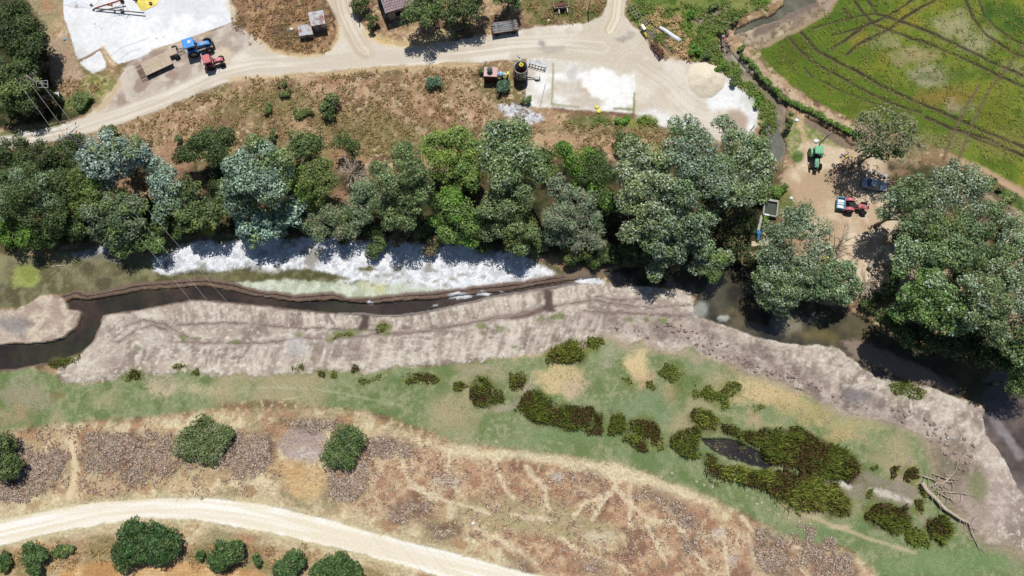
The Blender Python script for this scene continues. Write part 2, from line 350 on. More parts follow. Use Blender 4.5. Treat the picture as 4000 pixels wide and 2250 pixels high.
# upper dirt road, its branches and yards
UR_top=[(-150,555),(0,528),(120,505),(260,478),(330,452),(372,424)]
yardL=[(372,424),(420,375),(455,320),(490,270),(520,240),(605,192),(726,157),(835,115),(905,88),(950,120),(1000,152)]
isl=[(1000,152),(1060,192),(1120,212),(1180,220),(1240,216),(1290,195),(1322,150),(1326,105),(1306,60),(1262,0),(1230,-60)]
topR=[(1360,-60),(1368,0),(1400,70),(1440,130),(1490,165),(1570,182),(1700,172),(1850,146),(2000,132),(2100,104),(2200,95),(2290,85),(2350,62),(2375,0),(2380,-60),(2460,-60),(2446,0),(2440,60),(2470,95),(2515,125),(2550,200),(2600,245),(2640,215),(2700,250),(2740,240)]
rightR=[(2800,262),(2870,320),(2930,380),(2962,430),(2960,490),(2930,530),(2860,560),(2600,500),(2480,452),(2360,440),(2160,422),(2055,412),(2062,300),(2060,235)]
botR=[(1900,238),(1800,246),(1600,257),(1400,268),(1200,284),(1000,303),(860,328),(760,372),(650,417),(560,457),(450,492),(300,527),(150,557),(0,577),(-150,600)]
RD=mix([(226,217,202),(215,203,186),(235,227,214)],[(nC,.5),(nA,.56)],.12)
poly(UR_top+yardL+isl+topR+rightR+botR,RD,'dirt_road',z=lambda W:(nC[W]-.5)*.1,soft=5,rag=5,warp=.6)
poly(yardL+[(960,190),(700,330),(500,420),(400,440)],mix([(200,188,176),(184,168,156),(214,202,188),(170,150,138),(222,206,180)],[(nA,.5),(nB,.56),(nF,.60),(nE,.64)],.08),'farm_yard',soft=16,rag=8)
def streaks(pts,wd,c1,c2,fr=9.,warp=.3,amp=.8,soft=12,off=0):
    W=window(pts,wd+20)
    if W is None: return
    px=UU[W]; py=VV[W]; d,s,t=segd(px,py,pts,False); sd=d*s
    k=vn(sd/fr+50,t/260,3)*.65+vn(sd/(fr*.45)+9,t/150,5)*.35
    m=(1-sm(wd-soft,wd+soft,d+(n2[W]-.5)*8))*amp
    k=sm(.35,.68,k)[...,None]; cc=C(*c1)*(1-k)+C(*c2)*k
    COLA[W]=COLA[W]*(1-m[...,None])+cc*m[...,None]
main=[(-100,578),(0,553),(150,530),(300,498),(450,455),(600,400),(740,340),(860,285),(1000,255),(1200,245),(1400,230),(1600,222),(1800,200),(2000,175),(2200,165),(2350,180)]
streaks(main,30,(214,202,184),(240,233,220),amp=.75)
streaks([(1315,-40),(1340,60),(1385,150),(1405,185),(1425,205)],38,(200,184,160),(228,214,194),amp=.7,fr=8)
streaks([(2412,-50),(2408,20),(2402,70),(2380,115)],26,(206,194,168),(240,230,206),amp=.8,fr=7)
stroke([(-50,560),(60,542),(160,525),(250,508)],3,(178,158,138),soft=3,amp=.7)
streaks([(2480,270),(2580,330),(2680,430),(2780,470)],80,(206,192,174),(230,220,206),amp=.4,fr=9,soft=40)
for u,v,r,ry,a in [(2112,170,18,14,.7),(2150,195,60,16,.35),(2440,150,36,12,.6),(2470,130,20,14,.4),(1577,256,14,6,.5),(1310,272,20,5,.4),(2235,270,30,26,.3)]:
    spot(u,v,r,(138,134,134),ry=ry,soft=10,rag=6,amp=a)
# island with sheds
poly([(905,88),(950,120),(1000,152),(1060,190),(1120,210),(1180,217),(1240,213),(1290,192),(1320,150),(1323,105),(1303,60),(1255,-10),(1235,-90),(880,-90),(893,0)],mix([(168,134,104),(146,114,86),(190,156,118),(120,104,76),(104,82,70)],[(nA,.50),(nB,.55),(nF,.60),(nD,.66)],.07),'dry_ground',z=lambda W:(nA[W]-.5)*.3,soft=4,rag=4)
stroke([(1000,150),(1060,190),(1120,210),(1180,217),(1240,213),(1290,192),(1320,150),(1322,100)],7,(222,196,150),soft=6,rag=4,amp=.8)
stroke([(1440,130),(1490,158),(1570,172),(1640,166),(1700,150),(1760,130)],16,(226,200,152),soft=10,rag=10,amp=.85)
stroke([(900,310),(1100,298),(1300,285),(1500,270),(1700,262),(1860,250)],9,(216,190,150),soft=7,rag=7,amp=.8)
stroke([(380,430),(430,380),(460,330)],10,(208,180,140),soft=7,rag=6,amp=.7)
stroke([(0,528),(120,505),(230,484)],8,(120,122,72),soft=5,rag=6,amp=.9)
# grass north of the yard on both sides of the branch
poly([(2050,-80),(2378,-80),(2372,0),(2345,58),(2280,80),(2190,88),(2090,96),(2040,100)],mix([(110,116,66),(92,100,52),(140,128,88),(166,142,104)],[(nA,.5),(nB,.55),(nF,.62)],.08),'dry_ground',soft=8,rag=10)
poly([(2452,-80),(3050,-80),(3010,10),(2900,60),(2800,118),(2806,170),(2868,262),(2960,352),(3012,430),(3012,580),(2980,600),(2975,480),(2935,385),(2860,300),(2800,255),(2740,236),(2650,235),(2600,180),(2560,150),(2500,105),(2458,70)],mix([(104,126,60),(84,112,46),(124,140,74),(140,146,84)],[(nA,.5),(nB,.55),(nF,.62)],.08),'dry_ground',z=lambda W:.15+(nB[W]-.5)*.5,soft=8,rag=8)
poly([(2530,20),(2570,25),(2640,70),(2660,110),(2620,120),(2560,90),(2520,60)],(188,156,116),soft=12,rag=12)
poly([(2560,110),(2640,150),(2710,230),(2690,245),(2600,225),(2565,180)],(190,158,122),soft=12,rag=12)
poly([(2690,80),(2780,40),(2850,20),(2870,40),(2790,90),(2720,100)],(160,142,128),soft=12,rag=8)
# crop field
FIELD=[(2966,190),(3050,150),(3130,110),(3230,60),(3340,-80),(4300,-80),(4300,880),(4000,742),(3900,690),(3800,640),(3700,590),(3560,540),(3440,505),(3390,484),(3290,450),(3200,402),(3100,340),(3040,290),(2985,232)]
FC=mix([(112,130,44),(96,118,36),(126,138,54),(138,140,50),(96,120,38)],[(nA,.5),(nB,.53),(nE,.60),(nC,.60)],.10)
poly(FIELD,FC,'crop_field',z=lambda W:(nB[W]-.5)*.25+.1,soft=5,rag=4,warp=.5)
for u,v,r,ry,c,a in [(3560,215,110,30,(178,160,122),.7),(3630,300,80,32,(200,186,160),.85),(3450,170,60,30,(164,160,120),.6),(3720,100,80,50,(176,168,130),.75),(3820,160,70,40,(176,170,136),.7),(3890,40,50,30,(64,100,36),.9),(3960,80,60,40,(60,98,36),.9),(3290,60,60,24,(76,112,40),.8),(3540,90,50,30,(156,138,52),.6),(3340,150,50,30,(166,142,60),.6),(3700,380,110,40,(158,130,70),.7),(3880,440,90,60,(110,120,40),.8),(3740,420,50,20,(180,164,140),.6),(3980,280,60,30,(160,152,116),.6),(3750,300,200,16,(80,104,40),.7),(3100,200,60,50,(88,98,34),.7),(3450,420,160,30,(100,110,44),.7),(3930,560,120,50,(140,130,76),.6),(3650,560,150,40,(150,140,98),.6)]:
    spot(u,v,r,c,ry=ry,soft=26,rag=34,amp=a)
TR=[[(3078,147),(3112,190),(3194,252),(3287,307),(3388,361),(3516,415),(3600,440)],[(3120,124),(3182,194),(3287,252),(3388,307),(3505,365),(3621,415),(3737,466),(3854,520),(3959,560),(4100,630)],
[(3578,-10),(3500,47),(3458,70),(3388,101),(3338,128),(3248,194)],[(3675,-10),(3563,50),(3466,120),(3349,175),(3307,217)],
[(3338,8),(3369,54),(3411,101),(3466,116),(3563,155),(3660,186),(3757,229),(3893,295),(4100,385)],[(3392,4),(3427,58),(3524,89),(3621,124),(3737,175),(3873,245),(4100,340)],
[(3765,-10),(3800,74),(3854,140),(3924,190),(4100,275)],[(3815,-10),(3846,66),(3893,113),(3943,151),(4100,220)],
[(3617,458),(3718,508),(3854,543),(4050,640)],[(3167,116),(3272,82),(3349,66),(3420,58)],[(3248,140),(3349,112),(3420,90)],[(3140,266),(3175,302)],[(3200,315),(3280,355),(3400,400),(3500,432)],[(3730,500),(3800,540),(3900,580)],[(3290,36),(3322,64)]]
wd=[4,5,4,5,4,5,4,4,5,2.4,2.4,3,2,3,2.4]
for t,k in zip(TR,wd):
    stroke(t,k*1.7,(112,100,76),soft=4,rag=3,warp=.35,amp=.7); stroke([(a+1,b-2) for a,b in t],k*.8,(56,50,40),z=-.12,soft=2.5,rag=2,warp=.35,amp=.85)
for t in [[(4050,100),(3932,264),(3854,369),(3800,477),(3769,560),(3735,640)],[(3823,338),(3773,411),(3730,512),(3700,570),(3682,625)]]:
    stroke(t,6,(118,100,80),soft=3,rag=2,warp=.3,amp=.8)
# banks, paths and channels beside the field
poly([(2868,190),(2900,172),(2950,225),(3000,280),(3060,330),(3150,398),(3260,452),(3400,500),(3440,520),(3400,545),(3330,525),(3200,465),(3100,412),(3000,325),(2930,258)],mix([(186,162,136),(166,140,116),(204,182,152)],[(nB,.5),(nD,.56)]),'footpath',z=.1,soft=6,rag=5)
poly([(2870,130),(2960,110),(3060,40),(3170,-60),(3330,-70),(3230,60),(3130,112),(2970,190),(2900,172)],mix([(178,160,140),(150,132,114),(200,184,160),(124,116,84)],[(nB,.5),(nF,.58),(nD,.62)]),'footpath',z=.1,soft=6,rag=6)
stroke([(2950,132),(3030,88),(3110,48),(3180,10)],16,(130,112,104),soft=8,rag=10,amp=.8)
stroke([(3230,55),(3130,108),(3050,146),(2985,180)],8,(170,150,120),soft=5,rag=3)
poly([(3090,-60),(3150,-60),(3240,-60),(3180,10),(3090,45),(3020,75),(2960,100),(2900,120),(2872,135),(2878,110),(2930,80),(3010,55),(3060,20)],mix([(106,106,90),(92,92,78),(120,118,100)],[(nC,.5),(nA,.58)],.2),'irrigation_channel',z=-.45,soft=4,rag=3)
poly([(2802,160),(2826,170),(2860,205),(2920,275),(2990,345),(3040,385),(3075,410),(3072,470),(3066,520),(3076,575),(3060,640),(3000,600),(2996,520),(3012,440),(2975,370),(2890,300),(2830,230),(2800,180)],mix([(152,138,118),(136,124,104),(166,152,132)],[(nA,.5),(nF,.58)],.2),'irrigation_channel',z=-.45,soft=4,rag=3)
poly([(3010,440),(3025,430),(3052,470),(3062,520),(3072,575),(3050,630),(2998,600),(2994,520)],(112,114,106),soft=8,amp=.9)
stroke([(2872,222),(2920,262),(2950,280)],12,(184,178,168),soft=7,rag=8,amp=.7)
stroke([(2880,205),(2960,290),(3020,350),(3090,402),(3150,438)],5,(48,40,32),soft=3,rag=2,amp=.9)
poly([(3150,455),(3220,490),(3300,530),(3340,560),(3310,575),(3220,535),(3150,485)],(140,122,104),'irrigation_channel',z=-.3,soft=6,rag=3)
poly([(3080,445),(3150,480),(3250,540),(3290,570),(3250,600),(3150,600),(3120,620),(3078,600),(3072,520)],mix([(150,158,98),(128,142,76),(180,170,130)],[(nB,.5),(nD,.55)]),soft=8,rag=8)
stroke([(3125,480),(3140,520),(3150,570)],12,(214,186,150),soft=8,rag=5,amp=.8)
# right-hand yard under the poplars
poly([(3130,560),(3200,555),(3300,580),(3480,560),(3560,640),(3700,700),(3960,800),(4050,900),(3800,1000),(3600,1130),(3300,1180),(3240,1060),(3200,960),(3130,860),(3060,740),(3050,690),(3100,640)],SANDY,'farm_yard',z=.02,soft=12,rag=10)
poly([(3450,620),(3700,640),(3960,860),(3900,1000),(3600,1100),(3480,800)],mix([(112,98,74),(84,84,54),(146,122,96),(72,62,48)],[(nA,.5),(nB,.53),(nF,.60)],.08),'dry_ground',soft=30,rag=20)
stroke([(3790,652),(3880,690),(3990,750),(4100,810)],16,(196,166,136),'footpath',soft=7,rag=6)
stroke([(3900,745),(3960,780),(4060,830)],24,GREEN,soft=8,rag=8)
stroke([(3860,740),(3900,780),(3960,830)],12,(96,84,66),soft=6,rag=4,amp=.8)
spot(3040,760,50,GREEN,ry=36,soft=16,rag=10); spot(3070,800,40,GREEN,ry=30,soft=14,rag=10); spot(3120,610,22,GREEN,ry=26,soft=10,rag=6)
# concrete yards
PADL=[(215,-80),(245,0),(250,70),(274,150),(303,233),(312,231),(352,214),(400,187),(431,230),(462,252),(505,240),(555,222),(605,192),(726,155),(835,113),(904,86),(893,0),(880,-80)]
WHT=mix([(240,243,246),(226,229,234),(250,251,252),(214,214,216)],[(nC,.50),(nA,.55),(nE,.64)],.15)
poly(PADL,WHT,'concrete_yard',z=.06,soft=2.5,rag=1,warp=.15)
poly([(310,242),(392,200),(416,248),(411,272),(365,287),(334,264)],WHT,'concrete_yard',z=.05,soft=3,rag=3,warp=.4)
stroke([(308,236),(350,216),(396,190)],2.5,(168,140,110),soft=2.5,rag=1.5,warp=.2,amp=.9); stroke([(404,186),(418,210),(440,250)],9,(234,208,172),soft=7,rag=4,amp=.9)
stroke([(404,186),(431,229)],1.6,(150,130,110),soft=1.8,warp=.1,amp=.8)
for t in [[(431,222),(470,190),(520,172),(580,150)],[(470,236),(500,210),(550,190)]]: stroke(t,3,(212,216,220),soft=3,warp=.2,amp=.8)
for u,v,r in [(399,113,3),(375,107,2),(371,95,3),(612,150,3),(640,145,2.5)]: spot(u,v,r,(150,150,150),soft=2.5,warp=.1)
stroke([(892,10),(905,40),(915,70)],14,(236,222,200),soft=7,rag=6,amp=.8); stroke([(595,196),(720,160),(820,124)],5,(200,172,132),soft=5,rag=5,amp=.6)
poly([(2058,232),(2110,229),(2300,240),(2480,262),(2482,350),(2476,444),(2300,434),(2160,422),(2052,410),(2055,330)],mix([(236,234,226),(222,216,204),(250,250,248),(206,196,182)],[(nC,.48),(nA,.52),(nE,.62)],.12),'concrete_yard',z=.05,soft=3,rag=3,warp=.3)
poly([(2170,222),(2300,228),(2480,240),(2520,300),(2420,290),(2280,250)],RD,'dirt_road',soft=26,rag=14,amp=.75)
for pts in [[(2164,250),(2160,330),(2156,408)]]: stroke(pts,4,(160,150,112),soft=3,rag=4,warp=.4,amp=.85)
stroke([(2478,360),(2474,445)],3.5,(128,134,80),soft=3,rag=3,amp=.9); stroke([(2160,410),(2260,418)],6,(150,150,104),soft=4,rag=5,amp=.8); stroke([(2400,426),(2472,430)],4,(120,130,76),soft=3,rag=3,amp=.8)
for u,v,r,ry,c,a in [(2350,330,80,60,(254,254,252),.9),(2284,362,12,10,(200,176,148),.9),(2235,285,22,34,(188,180,172),.6),(2200,360,30,30,(226,216,202),.6),(2250,400,60,8,(214,200,184),.6)]: spot(u,v,r,c,ry=ry,soft=9,rag=6,amp=a)
CR=mix([(242,244,244),(224,224,220),(250,250,250)],[(nB,.52),(nA,.56)],.1)
poly([(2800,330),(2850,305),(2900,350),(2940,390),(2960,440),(2950,490),(2925,520),(2905,450),(2860,420),(2780,440),(2760,400)],CR,'dirt_road',soft=12,rag=10)
poly([(2500,440),(2560,430),(2650,460),(2720,470),(2700,490),(2560,480),(2480,470)],CR,soft=14,rag=12,amp=.8)
poly([(2830,450),(2880,430),(2920,460),(2905,560),(2860,560)],(186,166,148),soft=14,rag=8,amp=.9)
poly([(1950,405),(2010,412),(2110,435),(2130,470),(2080,490),(2020,470),(1970,440)],mix([(232,232,238),(200,200,206),(160,150,140)],[(nD,.5),(nB,.6)],.05),soft=7,rag=14)
stroke([(2160,424),(2300,440),(2470,452)],7,(138,104,84),soft=5,rag=6,amp=.8)
spot(2500,480,70,mix([(128,142,66),(150,150,90)],[(nB,.5)]),ry=22,soft=12,rag=12); spot(2320,470,110,GREEN,ry=14,soft=12,rag=14,amp=.7)
poly([(2100,520),(2350,540),(2560,560),(2560,590),(2300,570),(2080,545)],(200,172,136),soft=18,rag=14,amp=.7)
# lower farm track
LT=[(-150,2060),(0,2030),(200,1990),(400,1960),(600,1946),(800,1946),(1000,1966),(1200,2010),(1400,2062),(1600,2116),(1800,2170),(2000,2222),(2400,2320),(1800,2290),(1700,2244),(1500,2190),(1300,2140),(1050,2082),(900,2056),(750,2028),(560,2026),(400,2046),(200,2082),(0,2132),(-150,2170)]
# dry slope south of the meadow
poly([(-200,1700),(0,1690),(250,1650),(560,1630),(800,1610),(1000,1590),(1300,1600),(1450,1620),(1650,1710),(1800,1730),(2100,1760),(2400,1800),(2650,1890),(2900,2000),(3050,2080),(3250,2120),(3450,2230),(3600,2400),(-200,2400)],PALE,soft=20,rag=18)
poly([(1420,1720),(1600,1740),(1760,1760),(1800,1850),(1760,1960),(1650,2040),(1400,1990),(1280,1900),(1330,1800)],BROWN,soft=20,rag=20,amp=.9)
poly([(1780,1780),(2100,1800),(2350,1840),(2500,1890),(2750,1980),(2900,2080),(3100,2110),(3300,2180),(3420,2260),(3300,2330),(2400,2330),(2100,2230),(1980,2160),(1850,2100),(1780,1960),(1800,1880)],BROWN,soft=24,rag=22,amp=.95)
poly([(1980,1940),(2200,1960),(2350,2040),(2450,2100),(2350,2160),(2150,2100),(1900,2080),(1780,2060),(1800,1960)],mix([(190,178,140),(170,168,122),(206,190,154)],[(nB,.5),(nF,.56)]),soft=30,rag=24,amp=.7)
for t in [[(1500,1700),(1560,1790),(1600,1880),(1700,1960)],[(2050,1830),(2120,1900),(2150,1990)],[(1850,2060),(1950,2110),(2100,2200)],[(2600,1960),(2650,2050),(2700,2140),(2760,2230)],[(2380,1860),(2440,1950),(2550,2030),(2700,2060)],[(2900,2010),(2960,2080),(3080,2120),(3150,2140)],[(1600,1900),(1750,1960),(1900,2000)],[(1755,1760),(1745,1830),(1775,1900),(1800,1930)],[(1920,1790),(1945,1850),(1975,1910),(2010,1945)],[(2240,2020),(2290,1970),(2370,1930),(2420,1880)],[(2320,2030),(2360,1960),(2410,1910)],[(2460,1900),(2462,2010),(2470,2060)],[(2190,2100),(2300,2160),(2420,2210),(2480,2270)],[(2530,2050),(2560,2120),(2600,2200)],[(2830,2080),(2835,2170),(2840,2260)],[(2000,2005),(2060,2020),(2160,2025)],[(3150,2240),(3120,2190),(3130,2140),(3180,2100)],[(2930,2090),(2940,2140),(2960,2200)]]:
    stroke(t,9,(232,214,182),soft=6,rag=4,warp=1.2,amp=.85)
for u,v,r,ry,c,a in [(1750,1880,60,30,(206,196,184),.7),(2180,1870,26,18,(214,206,196),.8),(2800,2080,30,20,(208,198,190),.7),(2860,2190,26,26,(206,192,182),.6),(2340,2100,60,16,(222,208,178),.8),(1180,1735,95,70,(186,166,158),.95),(1190,1770,50,26,(210,198,190),.8),(1200,1880,90,60,(222,190,140),.8),(1120,1830,80,40,(206,168,118),.7),(400,1900,120,36,(206,176,144),.7),(700,1890,120,30,(214,188,146),.6)]: spot(u,v,r,c,ry=ry,soft=16,rag=12,amp=a)
poly([(1700,1740),(1900,1752),(2150,1780),(2400,1812),(2600,1875),(2740,1930),(2680,1945),(2550,1905),(2380,1868),(2150,1815),(1900,1785),(1720,1765)],(232,218,182),soft=14,rag=12,amp=.85)
GW=[[(320,1715),(420,1690),(560,1700),(660,1690),(700,1760),(690,1850),(600,1880),(480,1880),(450,1830),(330,1830),(310,1760)],[(880,1690),(1000,1680),(1070,1740),(1060,1800),(960,1870),(880,1830)],[(-40,1760),(60,1740),(240,1760),(262,1830),(200,1900),(120,1950),(0,1960),(-40,1930)],[(1300,1830),(1400,1800),(1440,1850),(1420,1930),(1330,1955),(1280,1940)],[(1420,1700),(1540,1710),(1640,1750),(1560,1770),(1440,1790)],[(1520,1980),(1620,1960),(1690,1990),(1660,2040),(1560,2030)],[(1690,2050),(1780,2030),(1790,2090),(1700,2100)],[(2220,1840),(2340,1850),(2360,1880),(2240,1870)],[(2480,1910),(2600,1920),(2720,2010),(2750,2070),(2680,2050),(2560,1970)],[(2660,2100),(2720,2100),(2740,2160),(2680,2160)],[(3100,2050),(3240,2090),(3330,2180),(3360,2260),(3200,2260),(3130,2180)],[(2960,2060),(3060,2080),(3110,2160),(3090,2260),(2980,2260),(2950,2160)],[(1090,1640),(1230,1640),(1340,1650),(1340,1700),(1240,1680),(1130,1670)],[(1960,2210),(2060,2190),(2090,2240),(2000,2260)],[(2240,2170),(2360,2180),(2370,2240),(2270,2230)],[(1000,1690),(1060,1700),(1050,1800),(1000,1760)]]
for p in GW: poly(p,GREYW,soft=30,rag=30,amp=.75)
poly(LT,mix([(253,248,232),(248,240,220),(255,252,244)],[(nC,.5),(nA,.56)],.15),'farm_track',z=lambda W:(nC[W]-.5)*.06,soft=5,rag=5,warp=.5)
streaks([(-100,2100),(0,2080),(200,2036),(400,2003),(600,1986),(780,1988),(950,2010),(1200,2065),(1500,2145),(1800,2220),(2000,2270)],36,(238,226,202),(254,250,242),amp=.8,fr=11)
for t in [[(-50,2045),(200,1985),(400,1955),(600,1940),(800,1938),(1000,1955),(1200,2000),(1500,2080),(1900,2185)],[(0,2140),(200,2092),(400,2056),(560,2036),(750,2038),(900,2066),(1050,2092),(1300,2150),(1600,2222)]]: stroke(t,9,(216,202,164),soft=7,rag=7,amp=.8)
stroke([(285,1700),(282,1760),(295,1830),(290,1890),(270,1940)],16,(226,206,170),'footpath',soft=10,rag=6,amp=.95)
poly([(200,2300),(235,2230),(270,2200),(400,2185),(520,2200),(700,2195),(850,2215),(1010,2225),(1100,2300)],mix([(214,172,120),(232,198,148),(194,150,100)],[(nB,.5),(nA,.55)],.1),'stubble_field',soft=7,rag=6)
for k in range(5): stroke([(200,2212+k*13),(420,2196+k*13),(700,2206+k*13),(1000,2236+k*13)],2.5,(182,138,92),soft=3,rag=3,amp=.6)
poly([(-100,2150),(0,2145),(200,2120),(420,2090),(600,2110),(800,2130),(1000,2130),(1200,2160),(1500,2240),(1600,2300),(1000,2240),(820,2200),(400,2185),(200,2240),(-100,2330)],mix([(186,156,120),(150,136,92),(172,140,108),(206,180,138)],[(nA,.5),(nB,.56),(nF,.6)],.08),soft=14,rag=12,amp=.85)
# meadow
MTOP=[(-200,1470),(0,1452),(100,1440),(215,1462),(240,1490),(330,1500),(450,1480),(500,1455),(560,1450),(620,1466),(700,1444),(800,1452),(1000,1462),(1100,1452),(1250,1446),(1400,1452),(1520,1440),(1560,1422),(1620,1432),(1700,1422),(1760,1424),(1850,1405),(1950,1395),(2050,1385),(2130,1380),(2160,1345),(2380,1325),(2450,1350),(2500,1330),(2550,1365),(2640,1382),(2700,1352),(2760,1395),(2850,1432),(2950,1472),(3050,1495),(3150,1542),(3230,1572),(3280,1612),(3350,1622),(3450,1645),(3550,1682),(3625,1725),(3640,1790),(3670,1860),(3700,1960),(3780,2060),(3850,2120),(3950,2150),(4000,2190),(4300,2300)]
MBOT=[(4300,2400),(3500,2400),(3430,2240),(3330,2150),(3200,2110),(3050,2075),(2900,2000),(2750,1935),(2600,1875),(2400,1806),(2100,1770),(1900,1742),(1750,1722),(1680,1690),(1550,1640),(1400,1600),(1300,1600),(1100,1570),(950,1570),(800,1600),(600,1625),(400,1640),(250,1655),(120,1668),(-200,1710)]
poly(MTOP+MBOT,MEAD,'meadow',z=lambda W:(nA[W]-.5)*.12,soft=14,rag=10,warp=.7)
for u,v,r,ry,c,a in [(620,1505,60,24,(188,170,150),.8),(760,1515,200,12,(204,192,156),.7),(420,1550,60,30,(176,168,130),.6),(90,1560,110,40,(168,156,134),.7),(40,1620,90,26,(178,152,118),.7),(200,1535,22,8,(150,112,76),.9),(2200,1480,100,60,(220,196,150),.85),(2270,1500,60,30,(200,178,158),.6),(2500,1420,40,60,(226,202,156),.9),(2520,1480,30,24,(204,170,140),.8),(2380,1420,22,14,(188,168,158),.8),(2390,1370,40,16,(168,170,140),.8),(2950,1530,110,46,(222,198,154),.8),(3060,1560,90,40,(216,190,144),.8),(3150,1620,120,40,(200,180,132),.7),(3300,1660,120,30,(196,180,136),.6),(2130,1385,80,12,(214,190,146),.8),(2610,1540,30,20,(190,166,132),.6),(1900,1440,110,16,(180,164,136),.6),(3290,1700,80,20,(206,176,132),.6),(2940,1640,40,14,(206,174,140),.7),(2250,1700,200,30,(120,146,98),.7),(2600,1790,200,30,(112,138,92),.6),(3200,2060,200,40,(116,142,96),.6),(3700,2200,250,60,(122,150,98),.6),(2500,1600,120,70,(128,148,110),.6)]: spot(u,v,r,c,ry=ry,soft=26,rag=34,amp=a,warp=3.0)
stroke([(2020,1480),(2060,1510),(2040,1560),(2000,1590),(1940,1600)],12,(182,168,150),soft=9,rag=8,amp=.7); stroke([(1760,1500),(1850,1450),(1960,1420)],9,(176,166,142),soft=7,rag=6,amp=.6)
stroke([(1000,1512),(1150,1516),(1300,1530),(1420,1556),(1520,1576),(1590,1582)],4,(192,190,156),soft=5,rag=7,amp=.55); stroke([(1100,1562),(1210,1548)],3,(196,196,150),soft=3,rag=3,amp=.7)
stroke([(3040,1965),(3150,2010),(3280,2060),(3380,2100),(3480,2130),(3580,2160)],6,(200,184,150),soft=5,rag=4,amp=.8); spot(3280,2056,46,(204,186,152),ry=10,soft=8,rag=6)
stroke([(2700,1560),(2850,1620),(2960,1650),(3100,1680)],7,(178,170,132),soft=7,rag=6,amp=.5)
# wet hollow round the reeds
poly([(3180,1880),(3300,1840),(3400,1850),(3500,1880),(3560,1900),(3620,1960),(3560,1980),(3450,1960),(3350,1950),(3280,1930)],mix([(136,124,104),(116,104,86),(150,142,124)],[(nB,.5),(nA,.56)]),'marsh',soft=12,rag=10)
stroke([(3280,1885),(3320,1905)],12,(222,212,202),soft=8,rag=12,amp=.9); stroke([(3400,1915),(3470,1935),(3560,1960),(3600,1940)],12,(216,206,194),soft=8,rag=14,amp=.9)
for t in [[(3500,1890),(3530,1960),(3570,2050),(3600,2110)],[(3560,1790),(3520,1850),(3515,1900)],[(3560,1900),(3590,1980),(3620,2060)]]: stroke(t,8,(164,148,134),soft=6,rag=4,amp=.8)
# marsh north-west of the stream and white dried riverbed
poly([(-200,1000),(60,990),(200,1010),(350,940),(440,930),(560,1000),(700,930),(850,915),(1000,930),(1500,950),(2000,990),(2200,1050),(2260,1075),(2100,1100),(1900,1130),(1600,1160),(1450,1172),(1300,1155),(1150,1162),(1000,1142),(900,1118),(800,1102),(600,1113),(430,1142),(340,1160),(290,1149),(180,1150),(100,1190),(-200,1240)],MARSH,'marsh',z=-.1,soft=6,rag=4)
WB=mix([(230,234,240),(204,208,212),(248,249,252),(160,158,150)],[(nB,.50),(nD,.55),(nF,.66)],.08)
poly([(600,1020),(660,980),(700,960),(770,942),(860,950),(985,930),(1200,930),(1500,940),(1800,960),(2000,985),(2100,1030),(2165,1062),(2150,1085),(2000,1108),(1900,1122),(1750,1128),(1600,1110),(1400,1095),(1350,1110),(1280,1080),(1160,1055),(1060,1062),(960,1040),(860,1065),(760,1065),(640,1068),(600,1060)],WB,'riverbed',z=-.05,soft=9,rag=12)
poly([(1000,1085),(1130,1090),(1360,1100),(1450,1090),(1600,1105),(1900,1126),(1850,1132),(1600,1156),(1450,1170),(1300,1150),(1150,1158),(1000,1138),(920,1110)],mix([(196,204,182),(176,186,160),(216,222,204),(206,206,160)],[(nA,.5),(nB,.56),(nE,.60)],.1),'riverbed',z=-.05,soft=10,rag=10)
poly([(1330,1080),(1500,1070),(1800,1080),(2000,1060),(2100,1080),(1900,1120),(1700,1130),(1450,1100)],WB,soft=16,rag=22,amp=.9)
AL=mix([(110,106,70),(92,90,56),(128,124,86)],[(nA,.5),(nB,.56)])
for p in [[(830,1085),(900,1070),(990,1060),(1110,1075),(1100,1095),(1000,1092),(900,1098)],[(1120,1080),(1190,1050),(1270,1058),(1350,1082),(1340,1094),(1220,1092),(1140,1092)],[(1380,1050),(1440,1038),(1470,1058),(1420,1064)],[(600,1075),(700,1082),(800,1080),(840,1100),(700,1108),(600,1110)]]: poly(p,AL,soft=5,rag=5)
for k in range(26):
    u=1250+RNG.rand()*800; v=1070+RNG.rand()*55; spot(u,v,8+14*RNG.rand(),(150,142,120),ry=3+4*RNG.rand(),soft=5,rag=8,amp=.7)
poly([(330,975),(430,965),(480,990),(470,1030),(400,1015),(300,1000),(260,1010),(280,985)],mix([(190,194,196),(160,160,158),(120,118,104)],[(nD,.5),(nB,.56)],.06),'riverbed',soft=8,rag=8)
spot(100,1080,55,mix([(160,168,96),(142,152,80)],[(nB,.5)]),ry=44,soft=10,rag=14); spot(815,905,28,(168,172,80),ry=16,soft=10,rag=8)
# stream: cracked edge, water
CRK=[(-150,1195),(70,1200),(120,1180),(180,1146),(250,1162),(290,1148),(340,1159),(430,1141),(550,1119),(600,1113),(700,1106),(800,1101),(900,1116),(1000,1141),(1150,1161),(1300,1151),(1360,1171),(1450,1171),(1600,1156),(1700,1149),(1850,1131),(2000,1113),(2100,1096),(2200,1081),(2260,1078)]
stroke(CRK[4:],14,(128,108,96),soft=6,rag=4,warp=.4); stroke(CRK[4:],2.4,(40,30,26),soft=2,rag=1,warp=.4,amp=.95)
WAT=mix([(64,52,46),(52,46,40),(76,62,54),(60,60,44)],[(nC,.5),(nA,.54),(nE,.6)],.15)
